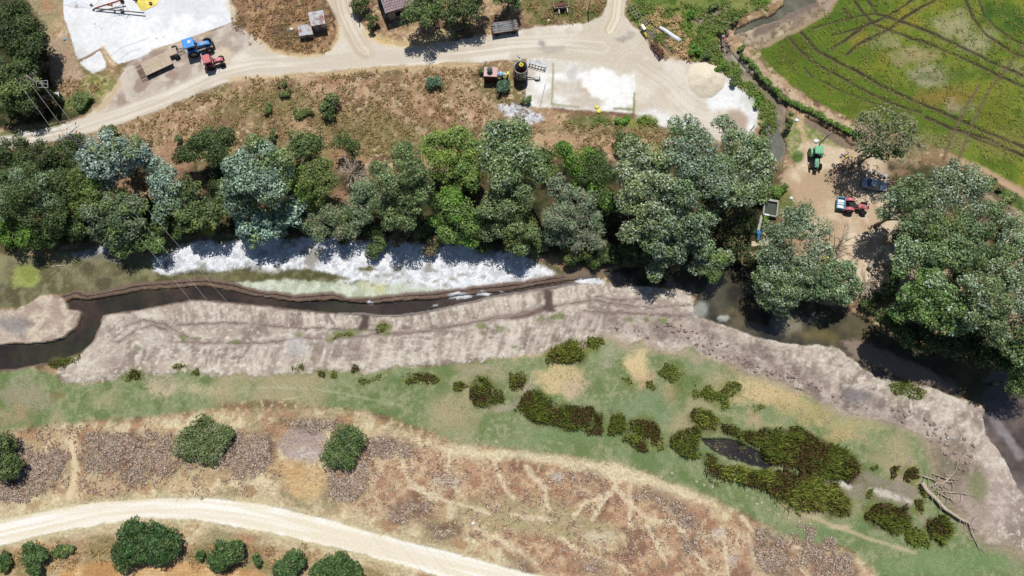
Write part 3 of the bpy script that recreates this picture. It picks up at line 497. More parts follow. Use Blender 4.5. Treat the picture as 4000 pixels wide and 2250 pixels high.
# mud bank first, then water cut into it
MUDP=[(270,1215),(310,1220),(400,1225),(560,1200),(740,1165),(850,1162),(1000,1185),(1200,1205),(1400,1218),(1560,1228),(1750,1190),(1950,1145),(2150,1115),(2330,1095),(2700,1135),(2720,1225),(2960,1300),(3100,1335),(3300,1330),(3500,1420),(3700,1540),(3860,1600),(4300,1650),(4300,2260),(4000,2190)]+MTOP[-2:3:-1]+[(215,1462),(225,1440),(310,1375),(360,1330),(385,1270)]
def zmud(W): return (nA[W]-.5)*.5+(nB[W]-.5)*.3+.05
poly(MUDP,MUD,'mud_bank',z=zmud,soft=4,rag=9,warp=1.1)
def furrows(pts,slant,fr,amp,warp=1):
    W,m=pmask(pts,soft=18,rag=8)
    q=(UU[W]+slant*(VV[W]-1300)+(n1[W]-.5)*90)/fr; a=vn(q,VV[W]/75,3)*.6+vn(q*2.3+7,VV[W]/40,5)*.4; a=a+(n3[W]-.5)*.35
    l=(sm(.54,.70,a)*m*amp)[...,None]; d=(sm(.46,.30,a) if False else (1-sm(.30,.46,a)))*m*amp*.75; d=d[...,None]
    c=COLA[W]; c=c*(1-l)+C(232,221,208)*l; c=c*(1-d)+C(160,141,132)*d; COLA[W]=c; ZZ[W]+=(a-.5)*m*.22
furrows([(420,1240),(740,1185),(1000,1200),(1400,1236),(1560,1242),(1950,1160),(2330,1110),(2330,1170),(1950,1220),(1560,1290),(1200,1290),(900,1270),(600,1270),(440,1290)],-.15,9,.65)
furrows([(420,1330),(1000,1345),(1700,1300),(2330,1200),(2400,1320),(2100,1380),(1560,1430),(1000,1460),(620,1462),(300,1480),(240,1460)],.25,13,.5)
furrows([(2400,1140),(2700,1240),(3100,1350),(3500,1440),(3860,1640),(3860,2000),(3700,1800),(3500,1640),(3100,1480),(2700,1340),(2400,1310)],.6,16,.3)
stroke([(2130,1380),(2200,1350),(2380,1328),(2450,1350),(2550,1365),(2640,1382),(2760,1395),(2950,1472),(3150,1542),(3280,1612),(3450,1645),(3550,1682)],12,(182,166,142),soft=12,rag=22,warp=1.5,amp=.75)
stroke([(3600,1700),(3640,1790),(3670,1860),(3700,1960),(3780,2060),(3850,2120),(3950,2160),(4050,2200)],26,(166,152,128),soft=26,rag=30,warp=1.5,amp=.75)
furrows([(380,1240),(480,1230),(520,1300),(430,1400),(330,1440),(290,1400)],1.2,14,.6)
poly([(-150,1230),(60,1208),(120,1182),(180,1140),(240,1166),(268,1214),(312,1222),(300,1282),(230,1320),(100,1342),(-150,1350)],mix([(206,188,172),(186,166,152),(222,206,186)],[(nA,.5),(nB,.55)]),'mud_bank',z=zmud,soft=6,rag=5)
spot(60,1260,70,(150,142,140),ry=26,soft=16,rag=14,amp=.8); spot(70,1290,40,(150,146,146),ry=20,soft=12,rag=12,amp=.7)
poly([(2380,1180),(2600,1190),(2700,1240),(2900,1320),(3100,1400),(3300,1500),(3500,1600),(3640,1700),(3560,1680),(3300,1600),(3100,1510),(2850,1420),(2700,1345),(2500,1320),(2300,1300),(2200,1260)],mix([(170,152,144),(150,132,128),(188,170,158),(132,116,112)],[(nA,.5),(nB,.54),(nF,.6)]),soft=26,rag=20,amp=.65)
poly([(3620,1700),(3700,1690),(3800,1760),(3860,1900),(3860,2060),(3800,2060),(3720,1990),(3660,1860)],mix([(150,134,118),(130,120,98),(168,150,134)],[(nA,.5),(nB,.55)]),soft=26,rag=16,amp=.8)
spot(3860,1960,110,(196,174,164),ry=120,soft=50,rag=24,amp=.6); spot(3660,1690,80,(206,192,178),ry=30,soft=20,rag=24,amp=.7); spot(3350,1545,50,(140,134,136),ry=26,soft=14,rag=14,amp=.8); spot(3820,1900,40,(134,140,98),ry=60,soft=20,rag=12,amp=.8)
for k in range(70):  # drag marks across the mud
    t=k/69.; u=480+t*1850; vt=np.interp(u,[400,740,1000,1400,1560,1950,2330],[1245,1195,1210,1240,1250,1170,1120]); 
    a=RNG.rand()
    stroke([(u,vt+6),(u+8+10*a,vt+40+20*a),(u-10+14*a,vt+75)],2.5+3*a,(226,214,196) if k%2 else (166,146,136),soft=3,rag=2,amp=.45)
    vb=np.interp(u,[400,1000,1560,2130,2400],[1455,1445,1415,1370,1320]); stroke([(u+20,vb-6),(u+30,vb-50),(u+50,vb-100)],3+4*a,(232,220,206) if k%3 else (170,150,142),soft=4,rag=3,amp=.45)
for t in [[(700,1270),(950,1262),(1150,1278),(1350,1286),(1500,1300),(1700,1292),(1950,1235),(2150,1195),(2330,1176)],[(640,1330),(800,1345),(1000,1340),(1200,1318),(1380,1320),(1600,1300),(1850,1260),(2080,1220)],[(480,1280),(560,1250),(640,1262),(700,1300),(760,1330)],[(430,1360),(520,1300),(600,1270),(660,1290)],[(2330,1180),(2500,1205),(2700,1190)],[(2280,1220),(2450,1226),(2680,1232)],[(2330,1160),(2420,1176),(2500,1170)]]:
    stroke(t,8,(166,148,138),soft=7,rag=5,amp=.7); stroke(t,2,(116,98,90),soft=2,rag=2,warp=.8,amp=.8)
for u,v,r,ry,c in [(560,1190,60,20,(206,190,176)),(420,1370,70,50,(218,204,190)),(440,1440,60,36,(182,160,150)),(1390,1380,46,60,(160,140,132)),(1290,1330,60,30,(190,174,166)),(600,1330,60,40,(222,210,198)),(1160,1350,40,40,(206,204,204)),(500,1250,40,14,(170,152,142))]: spot(u,v,r,c,ry=ry,soft=20,rag=16,amp=.6)
MGR=[(1430,1290,12),(1345,1305,30),(1380,1302,26),(1290,1325,16),(1232,1340,10),(1170,1305,8),(1500,1278,26),(1510,1300,12),(1880,1272,18),(1960,1278,10),(1700,1350,7),(2110,1245,14),(2180,1235,26),(2460,1255,18),(2590,1250,16),(1575,1400,6),(2018,1345,7),(545,1360,6),(720,1325,10),(770,1325,14),(920,1335,16),(2530,1250,8),(1660,1380,8),(1220,1400,7)]
for u,v,r in MGR: spot(u,v,r*1.2,(128,140,80),ry=r*.5+3,soft=6,rag=8,amp=.8)
for k in range(46):
    q=k/45.; u=300+q*1580+6*math.sin(k*2.1); v=np.interp(u,[300,560,700,1000,1250,1560,1860],[1482,1450,1444,1458,1444,1420,1402])+4*math.sin(k*1.3)
    poly([(u-17,v-22),(u+17,v-22),(u+15,v+4),(u+3,v+15),(u-8,v+12),(u-17,v)],MUD,'mud_bank',z=.18,soft=3,rag=3,warp=.5)
for k in range(150):
    u=450+RNG.rand()*3000; v=np.interp(u,[450,1000,1560,2130,2700,3200,3450],[1360,1335,1340,1250,1290,1440,1530])+(RNG.rand()-.5)*np.interp(u,[450,2100,3450],[150,170,150])
    r_=4+9*RNG.rand(); poly([(u-r_*1.6,v),(u-r_*.4,v-r_*.7),(u+r_*1.7,v-r_*.1),(u+r_*.3,v+r_*.5)],(132,114,104) if k%3 else (236,226,212),soft=3,rag=8,amp=.6,z=-.05 if k%3 else .25)
# dark drains through the bank
poly([(1415,1205),(1448,1205),(1442,1250),(1440,1290),(1410,1300),(1400,1290),(1412,1250)],(98,82,76),'mud_bank',z=-.1,soft=6,rag=4); poly([(2122,1125),(2155,1125),(2160,1190),(2175,1215),(2110,1215),(2128,1180)],(100,86,80),z=-.1,soft=7,rag=4)
stroke([(2110,1212),(2050,1232),(2000,1240)],7,(130,110,102),soft=5,rag=4); spot(1432,1216,16,(190,190,192),ry=11,soft=4)
def water(p,cls,col=WAT,**kw): poly(p,col,cls,z=-.55,**kw)
SOUTH=[(2330,1097),(2250,1104),(2150,1118),(2050,1134),(1950,1150),(1850,1174),(1750,1196),(1650,1216),(1560,1231),(1460,1230),(1400,1221),(1320,1221),(1200,1209),(1100,1199),(1000,1189),(870,1175),(740,1170),(640,1186),(560,1205),(480,1214),(400,1230),(386,1270),(360,1332),(310,1376),(200,1412),(60,1442),(-150,1450)]
NORTH=[(-150,1350),(0,1347),(100,1343),(200,1332),(250,1312),(302,1275),(314,1222),(300,1214),(262,1212),(254,1182),(280,1168),(340,1172),(430,1156),(550,1134),(700,1122),(800,1118),(900,1134),(1000,1156),(1150,1176),(1300,1168),(1450,1186),(1600,1172),(1700,1164),(1850,1146),(2000,1128),(2100,1110),(2200,1096),(2330,1078)]
stroke(SOUTH[::-1],8,(118,100,92),soft=5,rag=3,warp=.4)
water(NORTH+SOUTH,'stream',soft=3,rag=1.5,warp=.4)
stroke(SOUTH[1:12],2,(186,178,180),soft=2,warp=.4,amp=.8)
stroke([(2230,1075),(2330,1055),(2400,1060),(2420,1100)],24,(134,116,100),soft=10,rag=5)
for u,v,r,ry in [(1800,1155,48,7),(1880,1148,36,5),(1960,1132,20,4),(1450,1184,12,4),(2300,1096,60,14),(1700,1185,8,3)]: spot(u,v,r,(234,236,240),ry=ry,soft=3,rag=8,amp=.95)
water([(2360,1060),(2450,1040),(2900,1030),(2940,1060),(2950,1120),(3040,1150),(3300,1200),(3500,1320),(3900,1440),(4300,1500),(4300,1640),(3900,1600),(3760,1560),(3600,1500),(3420,1470),(3330,1400),(3280,1358),(3200,1350),(3100,1345),(2950,1310),(2800,1262),(2730,1245),(2716,1200),(2730,1155),(2690,1138),(2600,1120),(2400,1120)],'stream',mix([(88,84,68),(70,68,56),(106,98,74),(54,52,48)],[(nC,.5),(nA,.56),(nE,.62)],.12),soft=5,rag=4,warp=.8)
spot(2740,1215,24,(176,180,170),ry=34,soft=10,rag=14,amp=.7); spot(2830,1245,20,(190,190,184),ry=10,soft=7,rag=8,amp=.8); spot(3080,1270,60,(150,144,124),ry=26,soft=20,rag=20,amp=.7); spot(3200,1310,80,(122,112,72),ry=26,soft=20,rag=10,amp=.7)
poly([(3280,1330),(3330,1320),(3480,1370),(3620,1430),(3760,1520),(3700,1530),(3500,1470),(3330,1400)],(150,132,118),'mud_bank',z=0,soft=14,rag=8)
water([(3850,1570),(3900,1560),(4300,1560),(4300,2100),(4040,1960),(3980,1900),(3940,1830),(3890,1750),(3850,1700),(3838,1640)],'stream',mix([(110,98,92),(86,76,72),(134,122,120)],[(nA,.5),(nE,.58)],.12),soft=7,rag=6)
stroke([(3890,1640),(3940,1700),(3990,1780)],14,(158,150,152),soft=10,rag=10,amp=.7)
water([(2735,1712),(2800,1706),(2880,1720),(2960,1760),(3040,1806),(3000,1826),(2920,1812),(2850,1790),(2770,1760)],'pond',mix([(50,46,48),(66,58,54)],[(nA,.5)],.2),soft=4,rag=3)
for pp,h,l in REEDS:
    poly(pp,mix([(92,94,50),(112,116,60),(78,72,42)],[(nB,.5),(nD,.56)]) if h>1.05 else (124,128,70),soft=14,rag=22,amp=.85 if h>.75 else .5)
water([(2745,1716),(2800,1712),(2880,1724),(2955,1762),(3030,1806),(3000,1822),(2920,1808),(2850,1788),(2775,1756)],'pond',mix([(50,46,48),(66,58,54)],[(nA,.5)],.2),soft=3,rag=2)
# ---------------- water level, build the objects ----------------
for n in ('stream','irrigation_channel','pond'):
    k=CLS==CI[n]; ZZ[k]=-.55
fine=(n3-.5)
drym=(CLS==CI['dry_ground']); ZZ[drym]+=fine[drym]*.25
Vall=np.stack([XX.ravel(),YY.ravel(),ZZ.ravel()],1); Call=COLA.reshape(-1,3)
idx=np.arange(NX*NY).reshape(NY,NX)
Q=np.stack([idx[:-1,:-1],idx[:-1,1:],idx[1:,1:],idx[1:,:-1]],-1)
fc=CLS[:-1,:-1].copy()
WC=[CI[n] for n in ('stream','irrigation_channel','pond')]
cs=[CLS[:-1,:-1],CLS[1:,:-1],CLS[:-1,1:],CLS[1:,1:]]
allw=np.logical_and.reduce([np.isin(c,WC) for c in cs])
for c in cs[1:]: fc=np.where(np.isin(fc,WC)&~allw&~np.isin(c,WC),c,fc)
MAT={'dry_ground':'dry','dirt_road':'road','farm_track':'road','concrete_yard':'conc','meadow':'mead','mud_bank':'mud','riverbed':'foam','stream':'water','crop_field':'field','irrigation_channel':'water','pond':'water','farm_yard':'road','footpath':'road','stubble_field':'mead','marsh':'mead'}
for n in CN:
    F=Q[fc==CI[n]]
    if len(F)==0: continue
    u,inv=np.unique(F.ravel(),return_inverse=True)
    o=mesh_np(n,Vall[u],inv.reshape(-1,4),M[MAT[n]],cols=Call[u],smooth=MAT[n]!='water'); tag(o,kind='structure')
# surrounding land to the horizon
B=1500; m=MB(); a,b,c,d=X0,xs[-1],Y0,ys[-1]
m.add([(-B,-B,-.1),(B,-B,-.1),(B,B,-.1),(-B,B,-.1),(a,c,-.1),(b,c,-.1),(b,d,-.1),(a,d,-.1)],[(0,1,5,4),(1,2,6,5),(2,3,7,6),(3,0,4,7)])
gm=mat('far_fields',CB((176,160,118)),rough=1,nsc=.02,namt=.3,col2=CB((110,120,66)))
tag(m.build('ground',gm),kind='structure')
def gz(x,y):
    i=min(max(int(round((x-X0)/DX)),0),NX-1); j=min(max(int(round((y-Y0)/DX)),0),NY-1); return float(ZZ[j,i])
def gzs(x,y):
    i=np.clip(np.round((x-X0)/DX).astype(int),0,NX-1); j=np.clip(np.round((y-Y0)/DX).astype(int),0,NY-1); return ZZ[j,i]
def P(u,v):
    p=G(u,v); p.z=gz(p.x,p.y); return p
# ---------------- foliage builders ----------------
PAL={'silver':[(108,130,94),(146,166,138),(184,200,178),(86,108,66),(126,140,86)],
'silverblue':[(116,144,130),(152,180,164),(186,206,192),(84,112,92),(126,150,124)],
'poplar':[(92,120,74),(124,148,96),(160,178,134),(72,98,54),(120,138,82)],
'green':[(92,124,64),(118,146,78),(76,106,50),(142,162,98)],
'olive':[(112,130,66),(132,146,78),(92,110,52),(104,120,72)],
'willow':[(104,130,92),(126,148,108),(86,112,74),(140,156,120)],
'greywillow':[(128,142,104),(148,158,124),(108,122,86),(146,144,116)],
'bright':[(98,140,50),(120,162,62),(80,116,42)],
'lime':[(118,144,66),(138,162,78),(98,122,54)],
'dark':[(70,90,48),(92,114,60),(56,74,40),(104,122,70)],
'dusk':[(66,86,46),(84,104,54),(52,70,40),(76,78,50)],
'shrub':[(98,118,68),(118,136,82),(84,102,56),(130,144,92)],
'hedge':[(66,98,50),(84,116,60),(50,78,40),(98,126,72)],
'bluish':[(92,124,96),(76,108,80),(110,138,110)],
'brownbush':[(150,124,92),(126,106,74),(170,144,110),(110,110,66)]}
LK=1.42
def leaves(P0,Nn,size,asp,pal,rs,jit=.25):
    """diamond leaves at points P0 facing Nn; returns V,F,Cols"""
    n=len(P0); Nn=Nn+rs.normal(0,.38,(n,3)); Nn/=np.linalg.norm(Nn,axis=1)[:,None]+1e-9
    t=rs.normal(0,1,(n,3)); t-= (t*Nn).sum(1)[:,None]*Nn; t/=np.linalg.norm(t,axis=1)[:,None]+1e-9
    b=np.cross(Nn,t); s=(size*(.6+.8*rs.rand(n)))[:,None]
    V=np.stack([P0+t*s,P0+b*s*asp,P0-t*s,P0-b*s*asp],1).reshape(-1,3)
    F=np.arange(4*n).reshape(n,4); pc=np.array([C(*c) for c in pal])*LK
    c=pc[rs.randint(0,len(pc),n)]*(1+jit*(rs.rand(n,1)-.5)*2)
    return V,F,np.repeat(np.clip(c,0,.7),4,0)
def crown_pts(lobes,rs,rcl,dens,flat=.75,inner=.25,low=-.35):
    PP=[];NN=[];K=[]
    for (c,r) in lobes:
        rc0=min(rcl,r*.5); ncl=max(7,int(2.7*((r-.4*rc0)/rc0)**2+4))
        dz=rs.rand(ncl)*(1-low)+low; ph=rs.rand(ncl)*2*math.pi; q=np.sqrt(1-np.clip(dz,-1,1)**2)
        D=np.stack([q*np.cos(ph),q*np.sin(ph),dz],1)
        cc=np.array(c)+D*(r-rc0*.75)*np.array([1,1,flat])*(.66+.52*rs.rand(ncl,1))
        for k in range(ncl):
            rc=rc0*(.55+.75*rs.rand()); m=int(dens*rc*rc)
            d=rs.normal(0,1,(m,3)); d[:,2]=np.where(d[:,2]<-.3*abs(d[:,2]),np.abs(d[:,2])*.6,d[:,2]); d/=np.linalg.norm(d,axis=1)[:,None]
            rad=rc*(.55+.55*rs.rand(m,1)**.6); sag=np.array([1.15,1.15,.75])
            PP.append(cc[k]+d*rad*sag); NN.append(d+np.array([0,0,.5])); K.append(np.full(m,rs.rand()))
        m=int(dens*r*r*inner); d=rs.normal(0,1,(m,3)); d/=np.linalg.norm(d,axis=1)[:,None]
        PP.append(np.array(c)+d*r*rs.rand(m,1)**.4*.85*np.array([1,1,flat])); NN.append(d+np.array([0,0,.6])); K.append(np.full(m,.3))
    return np.concatenate(PP),np.concatenate(NN),np.concatenate(K)
def branch_mb(base,top,lobes,r0,rs,nb=6,twig=True):
    mb=MB(); base=Vector(base); top=Vector(top)
    mid=base.lerp(top,.5)+Vector((rs.normal(0,.25),rs.normal(0,.25),0))
    mb.tube([base-Vector((0,0,.3)),base.lerp(mid,.3),mid,top],[r0*1.25,r0,r0*.7,r0*.25],7)
    for (c,r) in lobes:
        cv=Vector(c); s=base.lerp(top,.25+.4*rs.rand())
        mb.tube([s,s.lerp(cv,.5)+Vector((rs.normal(0,.3),rs.normal(0,.3),.2)),cv],[r0*.5,r0*.35,r0*.2],6)
        for k in range(nb):
            a=rs.rand()*6.28; e=cv+Vector((math.cos(a)*r*.85,math.sin(a)*r*.85,r*(.1+.5*rs.rand())))
            s2=s.lerp(cv,.5+.5*rs.rand())
            mb.tube([s2,s2.lerp(e,.5)+Vector((0,0,.25*rs.rand()*r*.3)),e],[r0*.22,r0*.14,.03],5)
    return mb
def tree(name,lobes,kind,label,cat='tree',group=None,seed=1,leaf=None,asp=.6,rcl=None,dens=120,r0=.3,flat=None,inner=.16,trunk='bark',low=-.6,nb=5,jit=.15,pal2=None):
    rs=np.random.RandomState(seed)
    if leaf is None: leaf=.15+.07*rs.rand(); dens=dens*(.19/leaf)**1.6
    rcl=rcl or .72+.5*rs.rand(); flat=flat or .8+.25*rs.rand(); hue=1+np.array([.03,.02,.045])*rs.normal(0,1,3); lum=.86+.26*rs.rand()
    L=[]
    for (u,v,r,h) in lobes:
        if v>850 and u<2450 and h>5: h=h*.62
        elif v>740 and u<2450 and h>6: h=h*.8
        if v>1080 and u>3450 and h>7.5: h=h*1.4
        elif v>950 and u>3450: h=h*1.15
        p=G(u,v,h); sc=FPX/((HC-h)*.98); L.append((tuple(p),r/sc))
    bx=np.mean([l[0][0] for l in L]); by=np.mean([l[0][1] for l in L]); bz=gz(bx,by)
    hz=max(l[0][2] for l in L)
    root=empty(name,(bx,by,bz),0,label,cat,group)
    off=np.array([bx,by,bz]); Lr=[(tuple(np.array(l[0])-off),l[1]) for l in L]
    P0,Nn,K=crown_pts(Lr,rs,rcl,dens,flat,inner,low)
    k=P0[:,2]>.15; P0,Nn,K=P0[k],Nn[k],K[k]
    V,F,c=leaves(P0,Nn,leaf,asp,PAL[kind],rs,jit)
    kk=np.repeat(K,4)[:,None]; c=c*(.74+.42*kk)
    if pal2:
        p2=np.array([C(*x) for x in PAL[pal2]])*LK; s=(np.repeat(K,4)>.72); c[s]=p2[np.repeat(rs.randint(0,len(p2),len(P0)),4)[s]]
    c=np.clip(c*hue*lum,0,.7)
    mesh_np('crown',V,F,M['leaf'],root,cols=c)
    branch_mb((0,0,0),(0,0,hz-bz),Lr,r0,rs,nb).build('trunk',M[trunk],root,smooth=True)
    return root
def bush(u,v,r,h,kind,label,seed,ry=None,name='shrub',leaf=.17,dens=120,group=None,cat='shrub',n=None,pal2=None):
    rs=np.random.RandomState(seed+500); ry=ry or r; n=n or max(3,int(3+r*ry/900)); L=[]
    for k in range(n):
        a=6.28*k/n+rs.rand()*1.2; q=(0 if k==0 else .38+.42*rs.rand()); rr=min(r,ry)*(.34+.26*rs.rand())+.12*max(r,ry)
        L.append((u+math.cos(a)*r*q,v+math.sin(a)*ry*q,rr,h*(.45+.2*rs.rand())))
    return tree(name,L,kind,label,cat,group,seed,leaf=leaf,rcl=.6,dens=dens*1.25,r0=.07,flat=min(1,h/(r/22.)*.55+.2),low=-.1,nb=3,jit=.25,pal2=pal2)
S=0
def T(*a,**k):
    global S; S+=1; return tree(*a,seed=S*13,**k)
GB='trees along the north bank of the river'; GR='poplars round the farm yard on the right'
# --- left part of the belt
T('silver_poplar',[(410,585,85,10),(480,600,80,11),(380,640,70,10),(450,650,80,9),(540,600,50,10),(420,700,40,8)],'silverblue','silvery round poplar just below the road near the left edge',group=GB,dens=136,pal2='poplar')
T('silver_poplar',[(600,640,45,8),(650,690,50,8),(610,700,40,7)],'silverblue','small silvery poplar right of the round silver one',group=GB)
T('silver_poplar',[(940,640,75,12),(1010,610,80,13),(1080,650,70,12),(910,720,60,11),(1000,700,90,12),(1080,740,70,11),(950,790,70,10)],'silverblue','big silvery poplar with a rounded crown above the white riverbed',group=GB,dens=136,pal2='poplar')
T('silver_poplar',[(980,860,70,8),(1060,880,75,8),(1120,840,55,8),(1000,910,60,7),(1150,800,40,8)],'silverblue','lower silvery poplar standing at the edge of the white riverbed',group=GB,dens=136,pal2='poplar')
T('broadleaf_tree',[(60,600,80,7),(150,620,70,7),(250,600,60,6),(300,640,50,6),(100,660,70,6)],'dusk','dark bushy tree below the road at the left edge',group=GB,pal2='dark')
T('broadleaf_tree',[(120,740,100,9),(220,760,80,9),(60,800,80,8),(180,840,90,8),(240,700,60,8)],'dark','large dark green tree at the left end of the tree belt',group=GB,pal2='willow')
T('broadleaf_tree',[(40,900,70,6),(110,930,60,6),(20,860,50,6)],'bright','bright green tree at the left edge above the marsh',group=GB,pal2='dark',dens=96)
T('broadleaf_tree',[(190,900,60,7),(250,870,60,7),(300,900,50,6)],'dark','dark tree left of the grey green willow by the marsh',group=GB)
T('broadleaf_tree',[(330,690,60,8),(300,760,65,8),(360,740,50,8),(340,810,50,7)],'olive','olive green slender tree between dark trees on the left',group=GB,pal2='lime')
T('broadleaf_tree',[(440,745,30,9),(380,720,22,9),(480,760,26,9)],'lime','small lime green tree beneath the power lines',group=GB,dens=80)
T('willow_tree',[(370,830,60,9),(440,800,60,10),(500,850,75,9),(400,890,50,8),(470,920,60,7),(530,790,50,9)],'willow','grey green willow leaning towards the marsh under the wires',group=GB,pal2='green')
T('willow_tree',[(560,930,50,7),(610,960,40,6),(500,960,50,6),(620,880,45,7)],'green','green tree overhanging the marsh right of the grey willow',group=GB,pal2='dark')
T('silver_poplar',[(640,770,50,8),(690,800,45,8),(620,830,45,7),(680,740,35,8)],'silverblue','thin silvery poplar in front of dark shrubs',group=GB,pal2='willow',dens=80)
T('broadleaf_tree',[(740,740,55,7),(780,800,60,7),(740,850,60,6),(820,850,60,6),(860,800,50,7)],'dark','dark green tree left of the big silver poplar',group=GB,pal2='olive')
T('broadleaf_tree',[(540,690,45,5),(600,740,40,5),(560,760,40,5)],'brownbush','brownish half dry tree beneath the power lines',group=GB,dens=72)
T('broadleaf_tree',[(800,550,70,6),(870,540,60,6),(760,590,50,6),(850,600,55,6),(720,610,40,5)],'dusk','dark bushy tree below the slope left of the silver poplar',group=GB,pal2='dark')
# --- centre
T('broadleaf_tree',[(1160,560,55,5),(1220,570,50,5),(1180,600,40,5)],'dark','dark round tree above the olive tree right of the silver poplar',group=GB)
T('broadleaf_tree',[(1340,560,45,4.5),(1380,580,35,4.5)],'dark','small dark round tree at the top edge of the belt',group=GB)
T('broadleaf_tree',[(1220,680,55,8),(1270,720,50,8),(1200,730,50,8),(1260,660,40,8),(1240,780,45,7)],'olive','yellowish olive tree right of the big silver poplar',group=GB,pal2='bright')
T('willow_tree',[(1230,860,45,6),(1190,880,35,6),(1290,840,50,6),(1250,910,40,5),(1330,900,35,5)],'willow','feathery grey willow standing at the white riverbed edge',group=GB,leaf=.2,asp=.4,dens=110,pal2='greywillow')
T('willow_tree',[(1420,740,50,8),(1400,800,50,8),(1450,780,45,8),(1410,850,40,7),(1380,900,35,6)],'willow','soft blue green willow right of the bare grey tree',group=GB,leaf=.2,asp=.4,dens=120)
T('poplar_tree',[(1570,600,60,12),(1600,670,80,13),(1530,730,70,12),(1620,760,80,13),(1560,830,80,11),(1500,800,45,10),(1480,660,40,10)],'poplar','tall mid green poplar left of the yellow green one',group=GB,dens=128)
T('broadleaf_tree',[(1700,570,65,9),(1780,560,70,9),(1840,600,60,9),(1730,640,70,9),(1810,670,60,8),(1850,700,45,8)],'lime','yellow green tree with soft billowing crown at the top of the belt',group=GB,leaf=.2,asp=.5,dens=110,pal2='green')
T('broadleaf_tree',[(1750,800,70,8),(1820,850,70,8),(1770,900,60,7),(1840,920,50,7),(1720,860,50,7),(1760,750,40,8)],'green','rich green tree in the middle of the belt above the riverbed',group=GB,pal2='bright')
T('poplar_tree',[(1960,500,60,14),(2020,520,60,14),(1930,580,60,14),(2020,600,80,14),(2080,660,60,13),(1960,680,70,13),(1900,640,40,12)],'poplar','tall light poplar whose top reaches the white rubble heap',group=GB,dens=120,pal2='silver')
T('poplar_tree',[(1960,790,80,12),(2040,760,70,13),(2000,880,80,11),(2060,900,50,10),(1930,900,50,9),(2020,960,45,8),(1900,820,45,11)],'poplar','broad olive toned poplar leaning out over the riverbed shade',group=GB,dens=128,pal2='olive')
T('willow_tree',[(2180,740,60,9),(2240,790,75,9),(2190,850,75,9),(2290,860,70,8),(2240,930,65,7),(2320,930,55,6),(2160,920,50,7),(2310,780,40,8)],'greywillow','wide grey green willow left of the huge silver poplars',group=GB,leaf=.2,asp=.35,dens=130,pal2='willow')
T('broadleaf_tree',[(2200,590,40,8),(2230,630,38,8),(2190,570,24,8),(2250,670,24,7)],'bright','vivid green narrow tree at the top of the belt',group=GB)
T('broadleaf_tree',[(2310,620,55,6),(2290,700,55,6),(2350,680,55,6),(2370,780,55,6),(2330,740,40,6)],'dark','dark green tree in shadow beside the huge silver poplars',group=GB,pal2='bright')
# --- huge silver poplars
T('silver_poplar',[(2480,590,70,13),(2550,640,80,14),(2440,680,60,13),(2500,740,85,13),(2580,720,70,14),(2450,800,60,12),(2540,840,80,12),(2470,900,50,10)],'silver','huge silvery poplar, the left one of the row above the pool',group=GB,dens=115,pal2='poplar')
T('silver_poplar',[(2680,500,65,15),(2730,560,75,15),(2650,600,70,15),(2720,660,85,15),(2780,730,70,15),(2660,760,75,14),(2800,640,60,15)],'silver','tallest silvery poplar reaching up to the sand heap yard',group=GB,dens=115,pal2='poplar')
T('silver_poplar',[(2870,560,70,13),(2950,580,60,13),(2900,650,80,13),(2990,640,50,12),(2860,740,70,13),(2940,740,60,12),(2980,700,45,12),(2830,490,50,13)],'silver','silvery poplar beside the grey irrigation channel',group=GB,dens=99,pal2='poplar')
T('silver_poplar',[(2620,870,75,11),(2700,880,70,11),(2560,950,65,9),(2640,970,60,8),(2760,850,60,11),(2590,1020,40,6),(2560,1060,38,5),(2740,960,50,8)],'silver','silvery poplar hanging low over the dark pool edge',group=GB,dens=115,pal2='poplar')
T('willow_tree',[(2740,1040,45,5),(2800,1020,50,5),(2780,1070,40,4),(2840,1000,35,5)],'green','feathery green willow at the water under the silver poplars',group=GB,leaf=.26,asp=.25,dens=112,pal2='silver')
T('broadleaf_tree',[(2900,860,60,6),(2860,920,60,5),(2920,1000,40,4)],'dusk','dark brown leaved tree in shade left of the blue pump',group=GB,pal2='brownbush',dens=72)
# --- right group
T('poplar_tree',[(3090,850,50,9),(3130,890,60,9),(3060,930,60,9),(3010,980,60,8),(3080,1000,60,8),(3150,820,40,9),(3010,910,40,8)],'silver','grey green poplar left of the worn dirt yard',group=GR,dens=88,pal2='willow')
T('poplar_tree',[(3210,900,50,9),(3180,960,50,9),(3230,980,40,8),(3160,1020,50,8)],'silver','thin blue grey poplar over the rubbish in the yard',group=GR,dens=54)
T('poplar_tree',[(3010,1080,70,7),(3070,1150,70,6),(3000,1170,50,5),(3120,1080,60,7),(3060,1200,40,4)],'poplar','round dark poplar over the pool below the dirt yard',group=GR,pal2='silver')
T('willow_tree',[(3210,1070,60,6),(3280,1060,60,6),(3250,1130,60,6),(3320,1110,45,5),(3180,1130,45,5),(3300,1160,35,4)],'willow','flat topped grey willow over the pool right of the dark poplar',group=GR,leaf=.22,asp=.45,pal2='silver')
T('broadleaf_tree',[(3390,480,60,11),(3460,470,65,11),(3530,490,60,11),(3430,540,70,10),(3510,560,60,10),(3380,570,45,9),(3580,560,40,9)],'greywillow','thin crowned grey green tree at the field edge above the parked car',group=GR,dens=40,inner=.05,pal2='poplar')
T('broadleaf_tree',[(3350,530,30,7),(3440,592,38,7),(3500,600,34,7)],'poplar','low leafy tree above the scattered rubbish by the car',group=GR,dens=80,pal2='bright')
T('poplar_tree',[(3700,690,60,12),(3760,680,60,12),(3800,740,70,12),(3700,770,70,12),(3640,720,40,11),(3780,820,60,12),(3720,640,30,12)],'silver','leafy poplar beside the tan path at the field corner',group=GR,dens=99,pal2='poplar')
